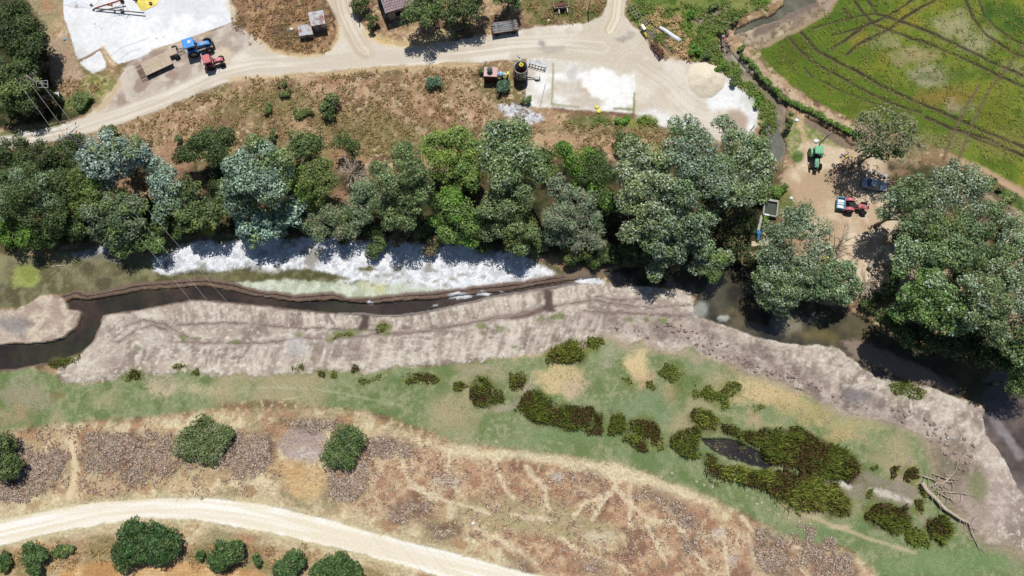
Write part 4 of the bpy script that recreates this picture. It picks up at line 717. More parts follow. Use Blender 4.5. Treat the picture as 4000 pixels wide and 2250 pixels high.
T('poplar_tree',[(3560,720,50,11),(3530,790,60,11),(3600,800,60,11),(3480,770,45,10),(3560,870,60,11),(3630,870,60,11),(3460,830,35,9)],'poplar','spreading poplar just right of the blue grey car',group=GR,dens=92,pal2='silver')
T('poplar_tree',[(3560,980,60,10),(3620,1000,60,10),(3520,1030,50,9),(3600,940,40,10),(3650,930,40,10)],'silver','silvery poplar with a pale trunk beside bare branches',group=GR,dens=96,pal2='poplar')
T('poplar_tree',[(3700,920,70,13),(3780,900,60,13),(3720,1000,80,13),(3800,1000,70,13),(3850,900,50,12),(3880,820,45,11)],'poplar','dense green poplar in the middle of the right hand grove',group=GR,dens=115,pal2='olive')
T('poplar_tree',[(3560,1150,60,10),(3640,1120,70,11),(3620,1210,70,10),(3700,1180,80,11),(3680,1270,60,9),(3520,1220,45,8),(3750,1260,55,9)],'green','green poplar at the lower left edge of the right hand grove',group=GR,dens=121,pal2='silver')
T('poplar_tree',[(3820,1130,80,12),(3900,1080,70,12),(3800,1210,60,11),(3880,1190,70,11),(3860,1260,60,10),(3900,1310,50,9)],'poplar','broad poplar at the lower edge of the grove above deep shade',group=GR,dens=112,pal2='silver')
T('poplar_tree',[(3960,960,70,12),(4030,1020,80,12),(3980,1080,60,12),(4060,900,70,11),(3990,1180,70,11),(3960,870,45,11)],'silver','silvery poplar cut by the right edge of the picture',group=GR,dens=99,pal2='poplar')
T('poplar_tree',[(3970,1300,60,9),(4040,1260,70,9),(3960,1370,50,8),(4020,1380,60,8)],'poplar','low poplar at the right edge over the stream',group=GR,dens=96,pal2='dark')
T('willow_tree',[(3980,1460,50,6),(3970,1510,40,5),(4040,1490,60,6)],'green','green willow on the right edge above the stream',group=GR,leaf=.2,asp=.4,dens=90)
T('broadleaf_tree',[(3470,1260,50,4),(3540,1300,55,5),(3620,1330,60,5),(3590,1270,50,5),(3680,1340,50,5)],'dusk','low dark tree filling the shade at the lower left of the grove',group=GR,pal2='dark')
T('broadleaf_tree',[(3740,1340,60,5),(3810,1370,60,5),(3870,1390,55,5),(3790,1310,50,5),(3930,1420,50,5)],'dusk','low dark tree leaning over the channel below the grove',group=GR,pal2='dark')
T('broadleaf_tree',[(3990,1430,60,5),(4040,1390,60,5),(3920,1360,50,5)],'dusk','low dark tree under the poplars at the right edge',group=GR,pal2='green')
# --- top trees and the left ones
GT='dark trees behind the pole trailer'
T('orchard_tree',[(1640,30,60,6),(1600,70,45,6),(1680,70,50,6),(1720,30,50,6),(1660,-30,60,6)],'shrub','dark green tree beside the tiled house',group=GT,pal2='dark')
T('orchard_tree',[(1800,20,60,5),(1760,60,40,5),(1850,30,50,5),(1850,-30,60,6),(1760,-20,50,6)],'shrub','dark green tree right of the house tree, middle of the three',group=GT,pal2='dark')
T('orchard_tree',[(1990,-15,42,4),(1945,0,28,4),(2015,10,24,3.5),(1990,-60,50,5)],'green','bright leaved tree over the trailer loaded with poles',group=GT)
bush(1415,25,38,3,'dark','dark shrub at the top between side road and house',11,ry=34,group='shrubs by the house'); bush(1455,85,26,2.6,'dark','narrow dark shrub standing against the house wall',12,ry=42,group='shrubs by the house',pal2='shrub')
T('broadleaf_tree',[(60,60,70,6),(120,120,70,6),(40,140,80,6),(100,200,70,6),(150,170,50,5),(0,60,60,6)],'dusk','dark green tree top left beside the concrete yard',group='trees at the top left',pal2='dark')
T('broadleaf_tree',[(30,280,70,5),(90,270,60,5),(60,350,70,5),(120,340,50,5),(20,400,60,4),(100,410,50,4)],'dark','dark tree behind the power pole at the left edge',group='trees at the top left',pal2='olive')
bush(150,420,60,1.5,'brownbush','brown dry bush under the power pole',14,ry=30,group='bushes by the power pole',dens=90); bush(330,390,45,1.4,'shrub','green bush beside the transformer kiosk',15,ry=40,group='bushes by the power pole',pal2='olive'); bush(160,270,34,1.6,'brownbush','dry brown bush beside the pole top',16,ry=44,group='bushes by the power pole',dens=90)
# --- slope shrubs
GS='shrubs on the dry slope below the road'
for i,(u,v,r,ry,h,k,l) in enumerate([(1288,415,46,52,3,'dark','tall dark bush alone on the dry slope'),(1710,325,50,28,1.8,'bluish','blue green low bush right of the slope track'),(1970,338,62,24,2,'bluish','blue green bush in front of the dryer'),(1900,280,24,30,1.3,'shrub','low green weeds left of the dryer'),(1120,368,34,22,1.4,'olive','small olive bush high on the slope'),(1052,428,22,24,1.4,'shrub','small round green bush left of the dark bush'),(1180,445,38,30,1.3,'olive','wide olive bush beside the tall dark bush'),(700,545,22,20,1.5,'dark','little dark bush at the slope foot'),(1065,530,22,26,2,'dark','dark narrow bush above the silver poplar'),(2060,390,30,20,1.2,'shrub','green weeds behind the grain bin'),(2440,470,50,16,1,'bright','bright green low bush below the concrete yard'),(1110,330,30,16,1.2,'olive','olive weeds near the road edge')]):
    bush(u,v,r,h,k,l,20+i,ry=ry,group=GS,pal2='shrub' if k in('dark','olive') else None)
GD='bushes along the irrigation channel'
for i,(u,v,r,ry,h,k,l) in enumerate([(2725,200,34,26,1.5,'bright','leafy bright green bush above the sand heap'),(2770,215,30,24,1.4,'shrub','dark leafy bush at the sand heap rim'),(2815,270,26,22,1.3,'bright','green bush on the channel bank by the heap'),(2870,320,22,22,1.2,'shrub','green bush halfway down the channel bank'),(2960,400,20,30,1.3,'bright','green bush by the channel bend'),(2985,520,16,34,1.8,'shrub','tall bush where the channel widens'),(3085,480,16,44,2.6,'dark','narrow dark bush right of the wide channel'),(2870,75,40,22,1.8,'dark','dark bush at the upper channel mouth'),(2790,25,28,20,1.8,'shrub','green bush at the top edge by the channel'),(2840,110,34,24,2,'olive','olive bush over the channel junction'),(2700,60,26,20,1.3,'bright','bright bush in the grass at the top'),(2900,190,16,14,1,'bright','small bush beside the red sluice gate')]):
    bush(u,v,r,h,k,l,40+i,ry=ry,group=GD,pal2='olive' if k=='dark' else None)
hp=[(2900,215),(2935,250),(2965,290),(3000,322),(3040,362),(3080,395),(3125,415),(3165,432),(3205,452),(3245,475),(3285,495),(3320,512)]
def hb(i,label,seed,**k):
    a=hp[i]; b_=hp[min(i+1,len(hp)-1)] if i<len(hp)-1 else (2*hp[i][0]-hp[i-1][0],2*hp[i][1]-hp[i-1][1]); rs=np.random.RandomState(seed); L=[]
    for q in range(6):
        s=q/5.; L.append((a[0]+(b_[0]-a[0])*s+rs.normal(0,3),a[1]+(b_[1]-a[1])*s+rs.normal(0,3),8+5*rs.rand(),.35+.35*rs.rand()))
    tree('hedge_bush',L,'bright',label,'shrub','hedge between channel and field path',seed,leaf=.16,rcl=.5,dens=150,r0=.05,flat=.9,low=-.1,nb=2,pal2='shrub')
for i,(u,v) in enumerate(hp): hb(i,['first','second','third','fourth','fifth','sixth','seventh','eighth','ninth','tenth','eleventh','twelfth'][i]+' green hedge bush from the sluice along the field path',60+i,ry=22,name='hedge_bush',group='hedge between channel and field path',n=3,pal2='shrub')
bush(3950,775,44,1.4,'shrub','green bush beside the path at the right edge',80,ry=22,group='hedge between channel and field path'); bush(3910,735,24,1.2,'brownbush','dry brown brush beside the path at the right edge',81,ry=14,group='hedge between channel and field path')
bush(3050,745,40,1.6,'bright','bright green bush above the concrete basin',82,ry=26,group='bushes by the concrete basin',pal2='shrub'); bush(2990,860,16,1.4,'bright','small yellow green bush below the basin',83,ry=24,group='bushes by the concrete basin'); bush(2915,1010,26,2,'shrub','bush between pump and pool',84,ry=30,group='bushes by the concrete basin'); bush(2880,740,30,2,'shrub','green bush in the shade left of the basin',85,group='bushes by the concrete basin')
# --- lower shrubs
GL='shrubs on the lower dry slope'
bush(800,1728,100,2.0,'shrub','big grey green shrub among the brown weeds on the left',90,ry=76,group=GL,leaf=.14,dens=80,n=16,pal2='greywillow'); bush(1345,1760,66,2.0,'shrub','upright green shrub crossed by the power lines',91,ry=84,group=GL,leaf=.14,dens=85,n=14,pal2='hedge'); bush(15,1790,60,4,'dark','dark shrub cut by the left edge above the track',92,ry=100,group=GL,pal2='shrub',n=7)
GM='shrubs between the track and the stubble field'
for i,(u,v,r,ry,h,l) in enumerate([(575,2135,122,74,3.6,'largest dark green shrub mass below the track'),(890,2170,68,62,3,'round dark shrub right of the largest one'),(135,2180,36,62,2.6,'shrub at the lower left below the track'),(1140,2222,64,50,2.6,'dark round shrub left of the wide bottom shrub'),(1320,2222,100,58,2.8,'wide dark shrub at the bottom edge'),(785,2172,16,20,1.2,'small shrub between two big round ones'),(1005,2185,16,24,1.4,'small narrow shrub right of the round one'),(20,2195,26,40,1.4,'low shrub in the bottom left corner'),(250,2150,44,22,.9,'low olive scrub left of the largest shrub')]):
    bush(u,v,r,h,'hedge' if i<8 else 'olive',l,100+i,ry=ry,group=GM,leaf=.17,dens=150,n=11 if r>100 else 7,pal2='dark')
UG='undergrowth bushes under the tree belt'
rs0=np.random.RandomState(77)
UL=[(3560,930),(3640,1060),(3760,1080),(3880,1000),(3740,850),(3950,1100),(3500,1100),(3850,720),(3930,880),(3600,770),(3660,960),(3820,900),(3400,1180),(3600,1200),(3800,1150),(1480,900),(1120,700),(1340,840),(1480,960),(1700,960),(1900,960),(2120,620),(2120,960),(2260,1000),(2400,1000),(2440,560),(2380,860),(300,560),(430,520),(560,570),(700,900),(2330,1010),(2900,920),(2860,960),(2620,1050),(20,690),(200,650),(1650,900),(2150,680),(2480,1010),(2860,850),(3160,1120),(3480,1130),(2980,760),(1570,930),(1350,920),(870,700),(1830,720)]
BY=['below the upper row of trees','beside a tall crown','at the shaded foot of the belt','in a gap between two crowns']
for i,(u,v) in enumerate(UL):
    k=['dark','dusk','shrub','olive','brownbush'][i%5 if i%3 else 0]; wh_='leftmost' if u<500 else 'left' if u<1200 else 'middle' if u<2200 else 'right'
    bush(u,v,38+rs0.rand()*22,2.2+rs0.rand()*1.6,k,'undergrowth bush in the %s part of the tree belt'%wh_,200+i,ry=32+rs0.rand()*16,group=UG+' ('+wh_+')',pal2='dark')
# ---------------- bare and fallen trees ----------------
def bare(name,u,v,h,r,label,seed,n=26,m='dead',r0=.12,cat='bare tree',spread=1.0):
    rs=np.random.RandomState(seed); b=G(u,v,h); bx,by=b.x,b.y; z=gz(bx,by); root=empty(name,(bx,by,z),0,label,cat)
    mb=MB(); mb.tube([(0,0,-.2),(.1,.1,h*.4),(0,0,h*.75)],[r0*1.4,r0,r0*.6],7); mb.build('trunk',M[m],root,smooth=True)
    mb=MB()
    for k in range(n):
        a=rs.rand()*6.28; z0=h*(.25+.5*rs.rand()); L=r*(.2+.8*rs.rand())*spread; s=Vector((0,0,z0)); e=Vector((math.cos(a)*L,math.sin(a)*L,z0+h*.35*(rs.rand()+.1))); mid=s.lerp(e,.5)+Vector((rs.normal(0,.2),rs.normal(0,.2),.2))
        mb.tube([s,mid,e],[r0*.5,r0*.28,.025],5)
        for q in range(6):
            t=.35+.6*rs.rand(); p=s.lerp(mid,t*2) if t<.5 else mid.lerp(e,t*2-1); aa=a+rs.normal(0,.8); l=L*.35*(.4+rs.rand()); mb.tube([p,p+Vector((math.cos(aa)*l,math.sin(aa)*l,l*.3))],[.035,.012],4,cap=False)
    mb.build('branch',M[m],root); return root
bare('bare_tree',1370,660,5,3.4,'leafless grey tree between olive tree and blue green willow',1,n=60,r0=.09)
bare('bare_tree',1350,780,3,1.8,'small leafless tree below the larger grey one',2,n=16)
bare('bare_tree',3300,950,6,4.2,'leafless brown tree standing in the dirt yard',3,n=22,r0=.18,m='bark')
bare('bare_tree',3400,1110,4,3.2,'fallen bare brush heap at the yard end by the water',4,n=36,cat='brush heap')
bare('bare_tree',3640,960,7,4,'grey leafless branches inside the right hand grove',5,n=20)
bare('bare_tree',2830,160,1.6,2.2,'dead brush leaning over the channel junction',6,n=18,cat='brush heap')
bare('bare_tree',3340,640,2.4,2.6,'brown leafless brush beside the scattered rubbish',7,n=30,m='bark',cat='brush heap')
def log(name,pts,rad,label,m='palebark',cat='log',hs=None,twigs=0,seed=1):
    rs=np.random.RandomState(seed); W=[P(*p) for p in pts]; c=W[0].copy(); root=empty(name,tuple(c),0,label,cat); mb=MB()
    q=[]
    for i,p in enumerate(W):
        rr=rad[i] if isinstance(rad,list) else rad; q.append(p-c+Vector((0,0,rr+(hs[i] if hs else 0))))
    mb.tube(q,rad if isinstance(rad,list) else [rad]*len(q),9); mb.build('stem',M[m],root,smooth=True)
    if twigs:
        tb=MB()
        for k in range(twigs):
            i=rs.randint(0,len(q)-1); s=q[i].lerp(q[i+1],rs.rand()); a=rs.rand()*6.28; l=.6+1.6*rs.rand(); e=s+Vector((math.cos(a)*l,math.sin(a)*l,.1+.4*rs.rand())); tb.tube([s,s.lerp(e,.5)+Vector((0,0,.12)),e],[.05,.035,.012],4)
        tb.build('twigs',M[m],root)
    return root
log('fallen_tree',[(3594,1884),(3612,1915),(3645,1945),(3680,1985),(3740,2025),(3775,2040),(3800,2100),(3826,2148)],[.32,.36,.32,.28,.22,.14,.08,.03],'long curved fallen dead trunk lying on the muddy ground',m='dead',hs=[.3,.25,.3,.35,.5,.4,.2,0],twigs=26)
log('fallen_branch',[(3776,2042),(3790,2055),(3806,2078)],[.1,.07,.03],'thin forked branch end at the tip of the long trunk',m='dead',cat='branch',hs=[.3,.2,0])
for i,(a,l) in enumerate([([(3604,1860),(3640,1872),(3670,1900),(3685,1920)],'thick short branch at the top of the branch pile'),([(3620,1902),(3650,1890),(3665,1885)],'pale stub lying above the long trunk'),([(3628,1920),(3660,1898),(3690,1880),(3735,1832)],'branch rising to the upper right of the pile'),([(3650,1918),(3700,1922),(3770,1930)],'thin straight branch crossing the pile'),([(3660,1920),(3690,1940),(3718,1948)],'forked branch at the lower side of the pile'),([(3640,1850),(3690,1870),(3745,1876)],'upper thin branch of the pile')]):
    log('fallen_branch',a,[.16-.02*i]+[.1]*(len(a)-2)+[.03],l,m='dead',cat='branch',hs=[.2]*len(a),twigs=10,seed=i+3)
log('fallen_log',[(3388,1050),(3410,1012),(3446,962)],[.34,.36,.26],'pale fallen trunk lying beside the yard tree shade',hs=[.4,.3,.2],twigs=3)
log('driftwood',[(2075,1462),(2070,1500),(2050,1535)],[.05,.09,.05],'thin pale driftwood stick left of the reed beds',m='dead',cat='stick'); log('driftwood',[(198,1043),(230,1038),(256,1039)],[.05,.09,.04],'pale stick lying on the marsh',m='palebark',cat='stick'); log('driftwood',[(3142,1346),(3175,1366)],[.05,.08],'short tan stick at the pool edge',m='dead',cat='stick'); log('driftwood',[(2590,1276),(2625,1274)],[.06,.06],'dark stick lying on the mud bank',m='rust',cat='stick')
# ---------------- reeds, grasses, weeds ----------------
def blades(pts,h,wd,lean,pal,rs,name,mt,parent=None,dirb=None,bk=1.0):
    n=len(pts); ph=rs.rand(n)*6.28; hh=h*(.55+.7*rs.rand(n)) if np.isscalar(h) else h*(.7+.5*rs.rand(n))
    ln=lean*(.3+.9*rs.rand(n))*hh; d=np.stack([np.cos(ph),np.sin(ph),0*ph],1)
    if dirb is not None: d=d+np.array(dirb); 
    tip=pts+d*ln[:,None]+np.array([0,0,1])*hh[:,None]; md=pts+d*(ln*.35)[:,None]+np.array([0,0,1])*(hh*.62)[:,None]
    sd=np.stack([-np.sin(ph),np.cos(ph),0*ph],1)*(wd*(.6+.8*rs.rand(n)))[:,None]
    V=np.stack([pts-sd*.6,pts+sd*.6,md+sd,tip,md-sd],1).reshape(-1,3)
    a=np.arange(n)*5; F=np.stack([a,a+1,a+2,a+4],1); F2=np.stack([a+4,a+2,a+3,a+3],1)
    pc=np.array([C(*c) for c in pal])*1.25; c=pc[rs.randint(0,len(pc),n)]*(.75+.5*rs.rand(n,1))*bk
    # two quads per blade (second one collapses to the tip)
    V=np.stack([pts-sd*.6,pts+sd*.6,md+sd,md-sd,md-sd,md+sd,tip+sd*.15,tip-sd*.15],1).reshape(-1,3); F=np.arange(8*n).reshape(-1,4)
    return mesh_np(name,V,F,M[mt],parent,cols=np.repeat(np.clip(c,0,.7),8,0))
def inpoly_pts(pp,n,rs,wob=2.2):
    Wp=np.array([[*G(u,v)[:2]] for u,v in pp]); lo=Wp.min(0); hi=Wp.max(0); o=[]; tot=0
    A=.5*abs(sum(Wp[i][0]*Wp[(i+1)%len(Wp)][1]-Wp[(i+1)%len(Wp)][0]*Wp[i][1] for i in range(len(Wp))))
    q=lo+(hi-lo)*rs.rand(int(n*(hi-lo).prod()/max(A,.1))+8,2); q0=q+np.stack([(fbm(q[:,0],q[:,1],2.5,2,1)-.5)*wob,(fbm(q[:,0],q[:,1],2.5,2,4)-.5)*wob],1)
    k=inside(q0[:,0],q0[:,1],[tuple(x) for x in Wp]); q=q[k]
    return np.column_stack([q,gzs(q[:,0],q[:,1])]),A
RG=[(102,122,50),(128,142,58),(82,104,42),(150,150,66),(112,130,60)]; RB=[(120,92,62),(98,74,50),(142,112,76),(84,84,44)]; RY=[(172,176,76),(192,188,96),(150,164,72)]
for i,(pp,h,l) in enumerate(REEDS):
    rs=np.random.RandomState(300+i); pts,A=inpoly_pts(pp,10,rs); dn=min(62,12000/max(A,1)); pts,A=inpoly_pts(pp,int(A*dn)+30,rs)
    nz=fbm(pts[:,0],pts[:,1],1.6,3,2); xt,_=inpoly_pts(pp,int(len(pts)*.22),rs,wob=5.5); pts=np.concatenate([pts[(nz>.34)|(rs.rand(len(pts))<.25)],xt]); nz=fbm(pts[:,0],pts[:,1],1.6,3,2)
    bsh=fbm(pts[:,0]+30,pts[:,1],3.0,3,5)+.25*(rs.rand(len(pts))-.5)
    br=(bsh>.53)|(rs.rand(len(pts))<.12) if h>.75 else rs.rand(len(pts))<.25
    if not br.any() or br.all(): br=rs.rand(len(pts))<.4
    c=pts.mean(0); root=empty('reed_bed',tuple(c),0,l,'reeds','reed clumps on the river meadow')
    hh=h*(.25+.72*np.clip(nz,0.2,.85)); q=pts-c
    tag(blades(q[~br],hh[~br],.055,.5,RG if i%4 else RY+RG,rs,'green_blades','reed',root,dirb=(.35,.3,0),bk=1.45 if h<=1 else 1.1),kind='stuff'); tag(blades(q[br],hh[br]*.92,.055,.45,RB+RG[:1],rs,'brown_blades','reed',root),kind='stuff')
def scatter(name,polys,dens,h,wd,lean,pal,label,cat,seed,thr=.0,nsc=1.2,mt='weed'):
    rs=np.random.RandomState(seed); A=[]
    for pp in polys:
        q,a=inpoly_pts(pp,10,rs); q,a=inpoly_pts(pp,int(a*dens),rs,wob=6); A.append(q)
    q=np.concatenate(A); nz=fbm(q[:,0],q[:,1],nsc,3,seed); q=q[nz>thr]; ii=np.clip(np.round((q[:,0]-X0)/DX).astype(int),0,NX-1); jj=np.clip(np.round((q[:,1]-Y0)/DX).astype(int),0,NY-1); q=q[COLA[jj,ii].mean(1)<.33]; sg=np.repeat(.05+.16*rs.rand(len(q)),6); q=np.repeat(q,6,0); q[:,:2]+=rs.normal(0,1,(len(q),2))*sg[:,None]
    o=blades(q,h*.75,wd*.72,lean*1.2,pal,rs,name,mt,bk=1.25); return tag(o,label,cat,kind='stuff')
WPAL=[(178,160,146),(146,126,114),(206,190,170),(116,98,90),(162,142,126)]
scatter('dry_weeds',GW,22,.36,.07,1.1,WPAL,'thick grey brown dried weeds on the lower slope','weeds',5,thr=.44)
scatter('dry_scrub',[[(1420,1720),(1760,1760),(1800,1860),(1760,1960),(1650,2040),(1280,1950),(1330,1800)],[(1780,1790),(2350,1840),(2750,1980),(3100,2110),(3400,2250),(2400,2300),(1980,2160),(1850,2100),(1790,1960)],[(-80,1690),(250,1660),(560,1680),(900,1680),(1100,1780),(1100,1900),(700,1900),(300,1930),(-80,1990)]],4.2,.36,.07,1.2,WPAL+[(150,110,84),(186,140,108)],'scattered reddish brown dry plants on the lower slope','weeds',6,thr=.53,nsc=1.5)
MID=[[(380,480),(560,470),(760,390),(1000,315),(1400,282),(1850,262),(1900,380),(2040,420),(2300,460),(2600,500),(2750,520),(2500,600),(2100,620),(1500,620),(900,560),(500,560)]]
scatter('slope_weeds',MID,6.5,.40,.08,.9,[(170,140,106),(140,118,84),(196,166,124),(116,112,66),(150,140,86)],'brown and olive weeds covering the slope below the road','weeds',7,thr=.47)
scatter('yard_weeds',[[(900,110),(1000,160),(1120,210),(1240,212),(1310,150),(1250,0),(900,0)],[(2060,0),(2370,0),(2340,60),(2060,95)],[(120,440),(300,420),(420,330),(300,300),(100,420)],[(0,2170),(400,2110),(1000,2140),(1500,2240),(1000,2220),(400,2180),(0,2230)]],6,.36,.08,.9,[(176,140,104),(146,112,82),(196,164,120),(120,110,66)],'brown dry weeds round the sheds and field margins','weeds',8,thr=.46)
scatter('bank_grass',[[(2452,0),(3000,0),(2900,60),(2800,120),(2868,262),(2960,352),(3012,430),(2985,560),(2930,400),(2800,262),(2650,230),(2560,150),(2460,70)],[(2480,455),(2620,475),(2560,500),(2300,480),(2200,455)]],11,.5,.09,.8,[(112,140,60),(92,122,50),(134,156,80),(150,150,90)],'lush green grass on the channel bank','grass',9,thr=.42,mt='reed')
scatter('tan_grass',[[(2520,40),(2570,25),(2650,75),(2670,110),(2600,115),(2540,90)],[(2600,110),(2690,190),(2700,240),(2620,220)],[(2440,600),(2560,610),(2640,590)]],10,.7,.08,.9,[(200,168,124),(180,148,108),(214,184,140)],'tall tan dry grass beside the channel bank','grass',10,thr=.4)
scatter('meadow_tufts',[[(0,1480),(600,1490),(1500,1480),(2050,1420),(2400,1380),(2900,1460),(3500,1720),(3500,1980),(3900,2180),(3500,2180),(2900,1960),(2400,1780),(1700,1690),(900,1570),(0,1650)]],4.5,.13,.05,.9,[(150,168,104),(120,146,84),(180,178,130)],'short grass tufts on the grazed meadow','grass',12,thr=.5,mt='reed')
scatter('crop_stalks',[[(3000,230),(3140,120),(3340,-20),(4050,-20),(4050,740),(3700,580),(3400,480),(3100,330)]],3.5,.32,.06,.8,[(140,146,60),(110,124,44),(164,150,84),(180,166,120)],'sparse green and straw coloured crop stalks','crop',13,thr=.47,mt='reed')
scatter('dry_straw',[[(0,1690),(600,1640),(1400,1640),(2200,1790),(2900,2010),(3500,2250),(2200,2250),(1500,2080),(1000,1960),(400,1950),(0,2020)],[(2180,1440),(2280,1460),(2270,1540),(2180,1530)],[(2880,1490),(3350,1680),(3300,1720),(2900,1570)]],1.8,.3,.05,1.3,[(196,176,142),(182,160,126),(206,188,156)],'pale straw lying over the dry slope','straw',14,thr=.45,nsc=2)
# clods of mud and rubble
def clods(name,polys,dens,s0,s1,mt,label,cat,seed):
    rs=np.random.RandomState(seed); mb=MB()
    for pp in polys:
        q,a=inpoly_pts(pp,10,rs); q,a=inpoly_pts(pp,int(a*dens)+3,rs)
        for p in q:
            s=s0+(s1-s0)*rs.rand()**2; mb.box((p[0],p[1],p[2]+s*.2),(s,s*(.6+.6*rs.rand()),s*.7),rz=rs.rand()*3,rx=rs.normal(0,.4),ry=rs.normal(0,.4),taper=.6)
    return tag(mb.build(name,M[mt]),label,cat,kind='stuff')
pm('clod',(170,150,142),rough=.95,namt=.25); pm('white_crust',(225,222,220),rough=.9,namt=.15)
clods('mud_clods',[[(3470,1595),(3540,1600),(3560,1640),(3500,1650)],[(2500,1240),(2700,1290),(2950,1400),(3200,1500),(3450,1600),(3300,1580),(3000,1470),(2700,1340)],[(3600,1620),(3750,1680),(3840,1800),(3750,1850),(3640,1720)],[(2780,1385),(2900,1390),(3050,1450),(3130,1490),(3080,1490),(2900,1440),(2790,1405)],[(2360,1280),(2480,1290),(2620,1320),(2500,1325),(2380,1300)]],1.6,.15,.6,'clod','dark lumps of dug mud along the bank','mud',3)
clods('white_rubble',[[(1960,410),(2020,415),(2110,440),(2125,470),(2040,480),(1980,445)],[(3620,1650),(3700,1680),(3760,1720),(3700,1720),(3640,1690)]],2.5,.1,.5,'white_crust','whitish rubble spread over the ground','rubble',4)
# ---------------- vehicles and machines ----------------
def wheel(parent,x,y,r,wd,rim='rim_grey',name='wheel',rr=.55):
    e=MB(); pr=[(rr*r,-wd*.32),(rr*r*1.05,-wd*.5),(r*.9,-wd*.5),(r,-wd*.36),(r,wd*.36),(r*.9,wd*.5),(rr*r*1.05,wd*.5),(rr*r,wd*.32)]
    e.lathe((x,y,r),pr,'Y',28)
    for k in range(20):
        a=k*2*math.pi/20
        for s in (-1,1): e.box((x+math.cos(a)*r,y+s*wd*.22,r+math.sin(a)*r),(.05,wd*.42,.09),ry=-a,rz=0)
    w_=e.build(name,M['rubber'],parent,smooth=False)
    m=MB(); m.lathe((x,y,r),[(.02,-wd*.2),(rr*r*.5,-wd*.22),(rr*r*.95,-wd*.36),(rr*r*1.02,-wd*.42),(rr*r*1.02,wd*.42),(rr*r*.95,wd*.36),(rr*r*.5,wd*.22),(.02,wd*.2)],'Y',20); m.build('rim',M[rim],w_,smooth=True)
    return w_
def arc(cx,cz,r,a0,a1,n=8): return [(cx+r*math.cos(R(a0+(a1-a0)*k/n)),cz+r*math.sin(R(a0+(a1-a0)*k/n))) for k in range(n+1)]
def fender(parent,x,y,r,wd,m,a0=20,a1=165):
    o=arc(x,r*.97,r*1.12,a0,a1,9); i=arc(x,r*.97,r*1.06,a0,a1,9)[::-1]; b=MB(); b.prof(o+i,y-wd/2,y+wd/2); return b.build('fender',M[m],parent,bevel=.015)
def tractor(name,u,v,deg,label,col,rimc,wb=2.7,rr=.92,fr=.68,tw=1.75,cab=True,roof=None,hoodm=None,weights=True,cabw=1.55,hoodl=2.0,hh=1.75,cabh=2.85,roofl=1.75,hitch=True,mirror=True,grey_flap=False,group='tractors parked in the farm yards'):
    p=P(u,v); t=empty(name,tuple(p),R(deg),label,'tractor',group); hm=hoodm or col
    b=MB(); b.box((wb*.45,0,.85),(wb*1.1,.5,.5)); b.box((0,0,rr),(.35,tw,.3)); b.box((wb,0,fr),(.25,tw*.9,.2)); b.box((.3,0,1.15),(1.3,.9,.3)); b.build('chassis',M['black_metal'],t,bevel=.02)
    x0=wb-hoodl+.45; b=MB(); b.prof([(x0,1.0),(x0,hh),(x0+hoodl*.75,hh-.12),(x0+hoodl,hh-.35),(x0+hoodl+.04,1.0)],-.38,.38); hd=b.build('hood',M[hm],t,bevel=.07)
    b=MB(); b.box((x0+hoodl+.05,0,1.2),(.05,.6,.5)); b.build('grille',M['black_metal'],hd); b=MB(); b.box((x0+hoodl*.55,0,hh-.055),(.5,.42,.04),ry=.09); b.build('vent',M['grey_metal'],hd)
    b=MB(); b.tube([(x0+.35,-.42,1.3),(x0+.35,-.42,hh+.75),(x0+.28,-.42,hh+.95)],.05,8); b.build('exhaust',M['black_metal'],t,smooth=True)
    for s in (-1,1):
        wheel(t,0,s*tw/2,rr,.48,rimc); wheel(t,wb,s*tw/2*.95,fr,.38,rimc); fender(t,0,s*(tw/2-.02),rr,.52,col)
        b=MB(); b.box((.55,s*.62,.75),(.7,.35,.08)); b.box((.75,s*.62,.5),(.3,.35,.05)); b.build('step',M['black_metal'],t)
    if cab:
        b=MB(); hw=cabw/2
        for x,s in ((-.62,-1),(-.62,1),(.72,-1),(.72,1)): b.tube([(x*1.05,s*hw,1.25),(x,s*(hw-.06),cabh-.12)],.045,6)
        b.box((.05,0,1.3),(1.45,cabw,.15)); cb=b.build('cab_frame',M[col],t)
        b=MB(); b.box((.05,0,(1.35+cabh-.12)/2),(1.3,cabw-.12,cabh-.12-1.35),taper=.94); b.build('window',M['glass'],cb,bevel=.03)
        b=MB(); b.prof([(-roofl/2+.02,cabh-.12),(-roofl/2,cabh),(-roofl/2+.12,cabh+.13),(roofl/2-.1,cabh+.15),(roofl/2+.08,cabh),(roofl/2,cabh-.12)],-hw-.08,hw+.08); rf=b.build('roof',M[roof or col],t,bevel=.07)
        b=MB(); b.box((.1,0,cabh+.155),(.75,cabw*.62,.03)); b.build('roof_panel',M[roof or col],rf,bevel=.02)
        if mirror:
            for s in (-1,1): b=MB(); b.tube([(.7,s*hw,2.3),(.85,s*(hw+.45),2.4)],.02,5); b.box((.86,s*(hw+.5),2.3),(.06,.2,.32)); b.build('mirror',M['black_metal'],t)
    else:
        b=MB(); b.box((-.1,0,1.35),(.45,.5,.1)); b.box((-.32,0,1.6),(.08,.5,.45),ry=-.15); b.build('seat',M['black_metal'],t,bevel=.04)
        b=MB(); b.tube([(.75,0,1.3),(.5,0,1.75)],.03,6); b.tube([(.5+.2*math.sin(a)*.4,.2*math.cos(a),1.75+.2*math.sin(a)*.8) for a in np.linspace(0,6.28,13)],.02,5,cap=False); b.build('steering_wheel',M['black_metal'],t)
    if weights:
        b=MB(); 
        for k in range(8): b.box((x0+hoodl+.42,-.35+.1*k,.85),(.35,.085,.42))
        b.box((x0+hoodl+.2,0,.85),(.4,.4,.2)); b.build('front_weight',M['black_metal'],t,bevel=.015)
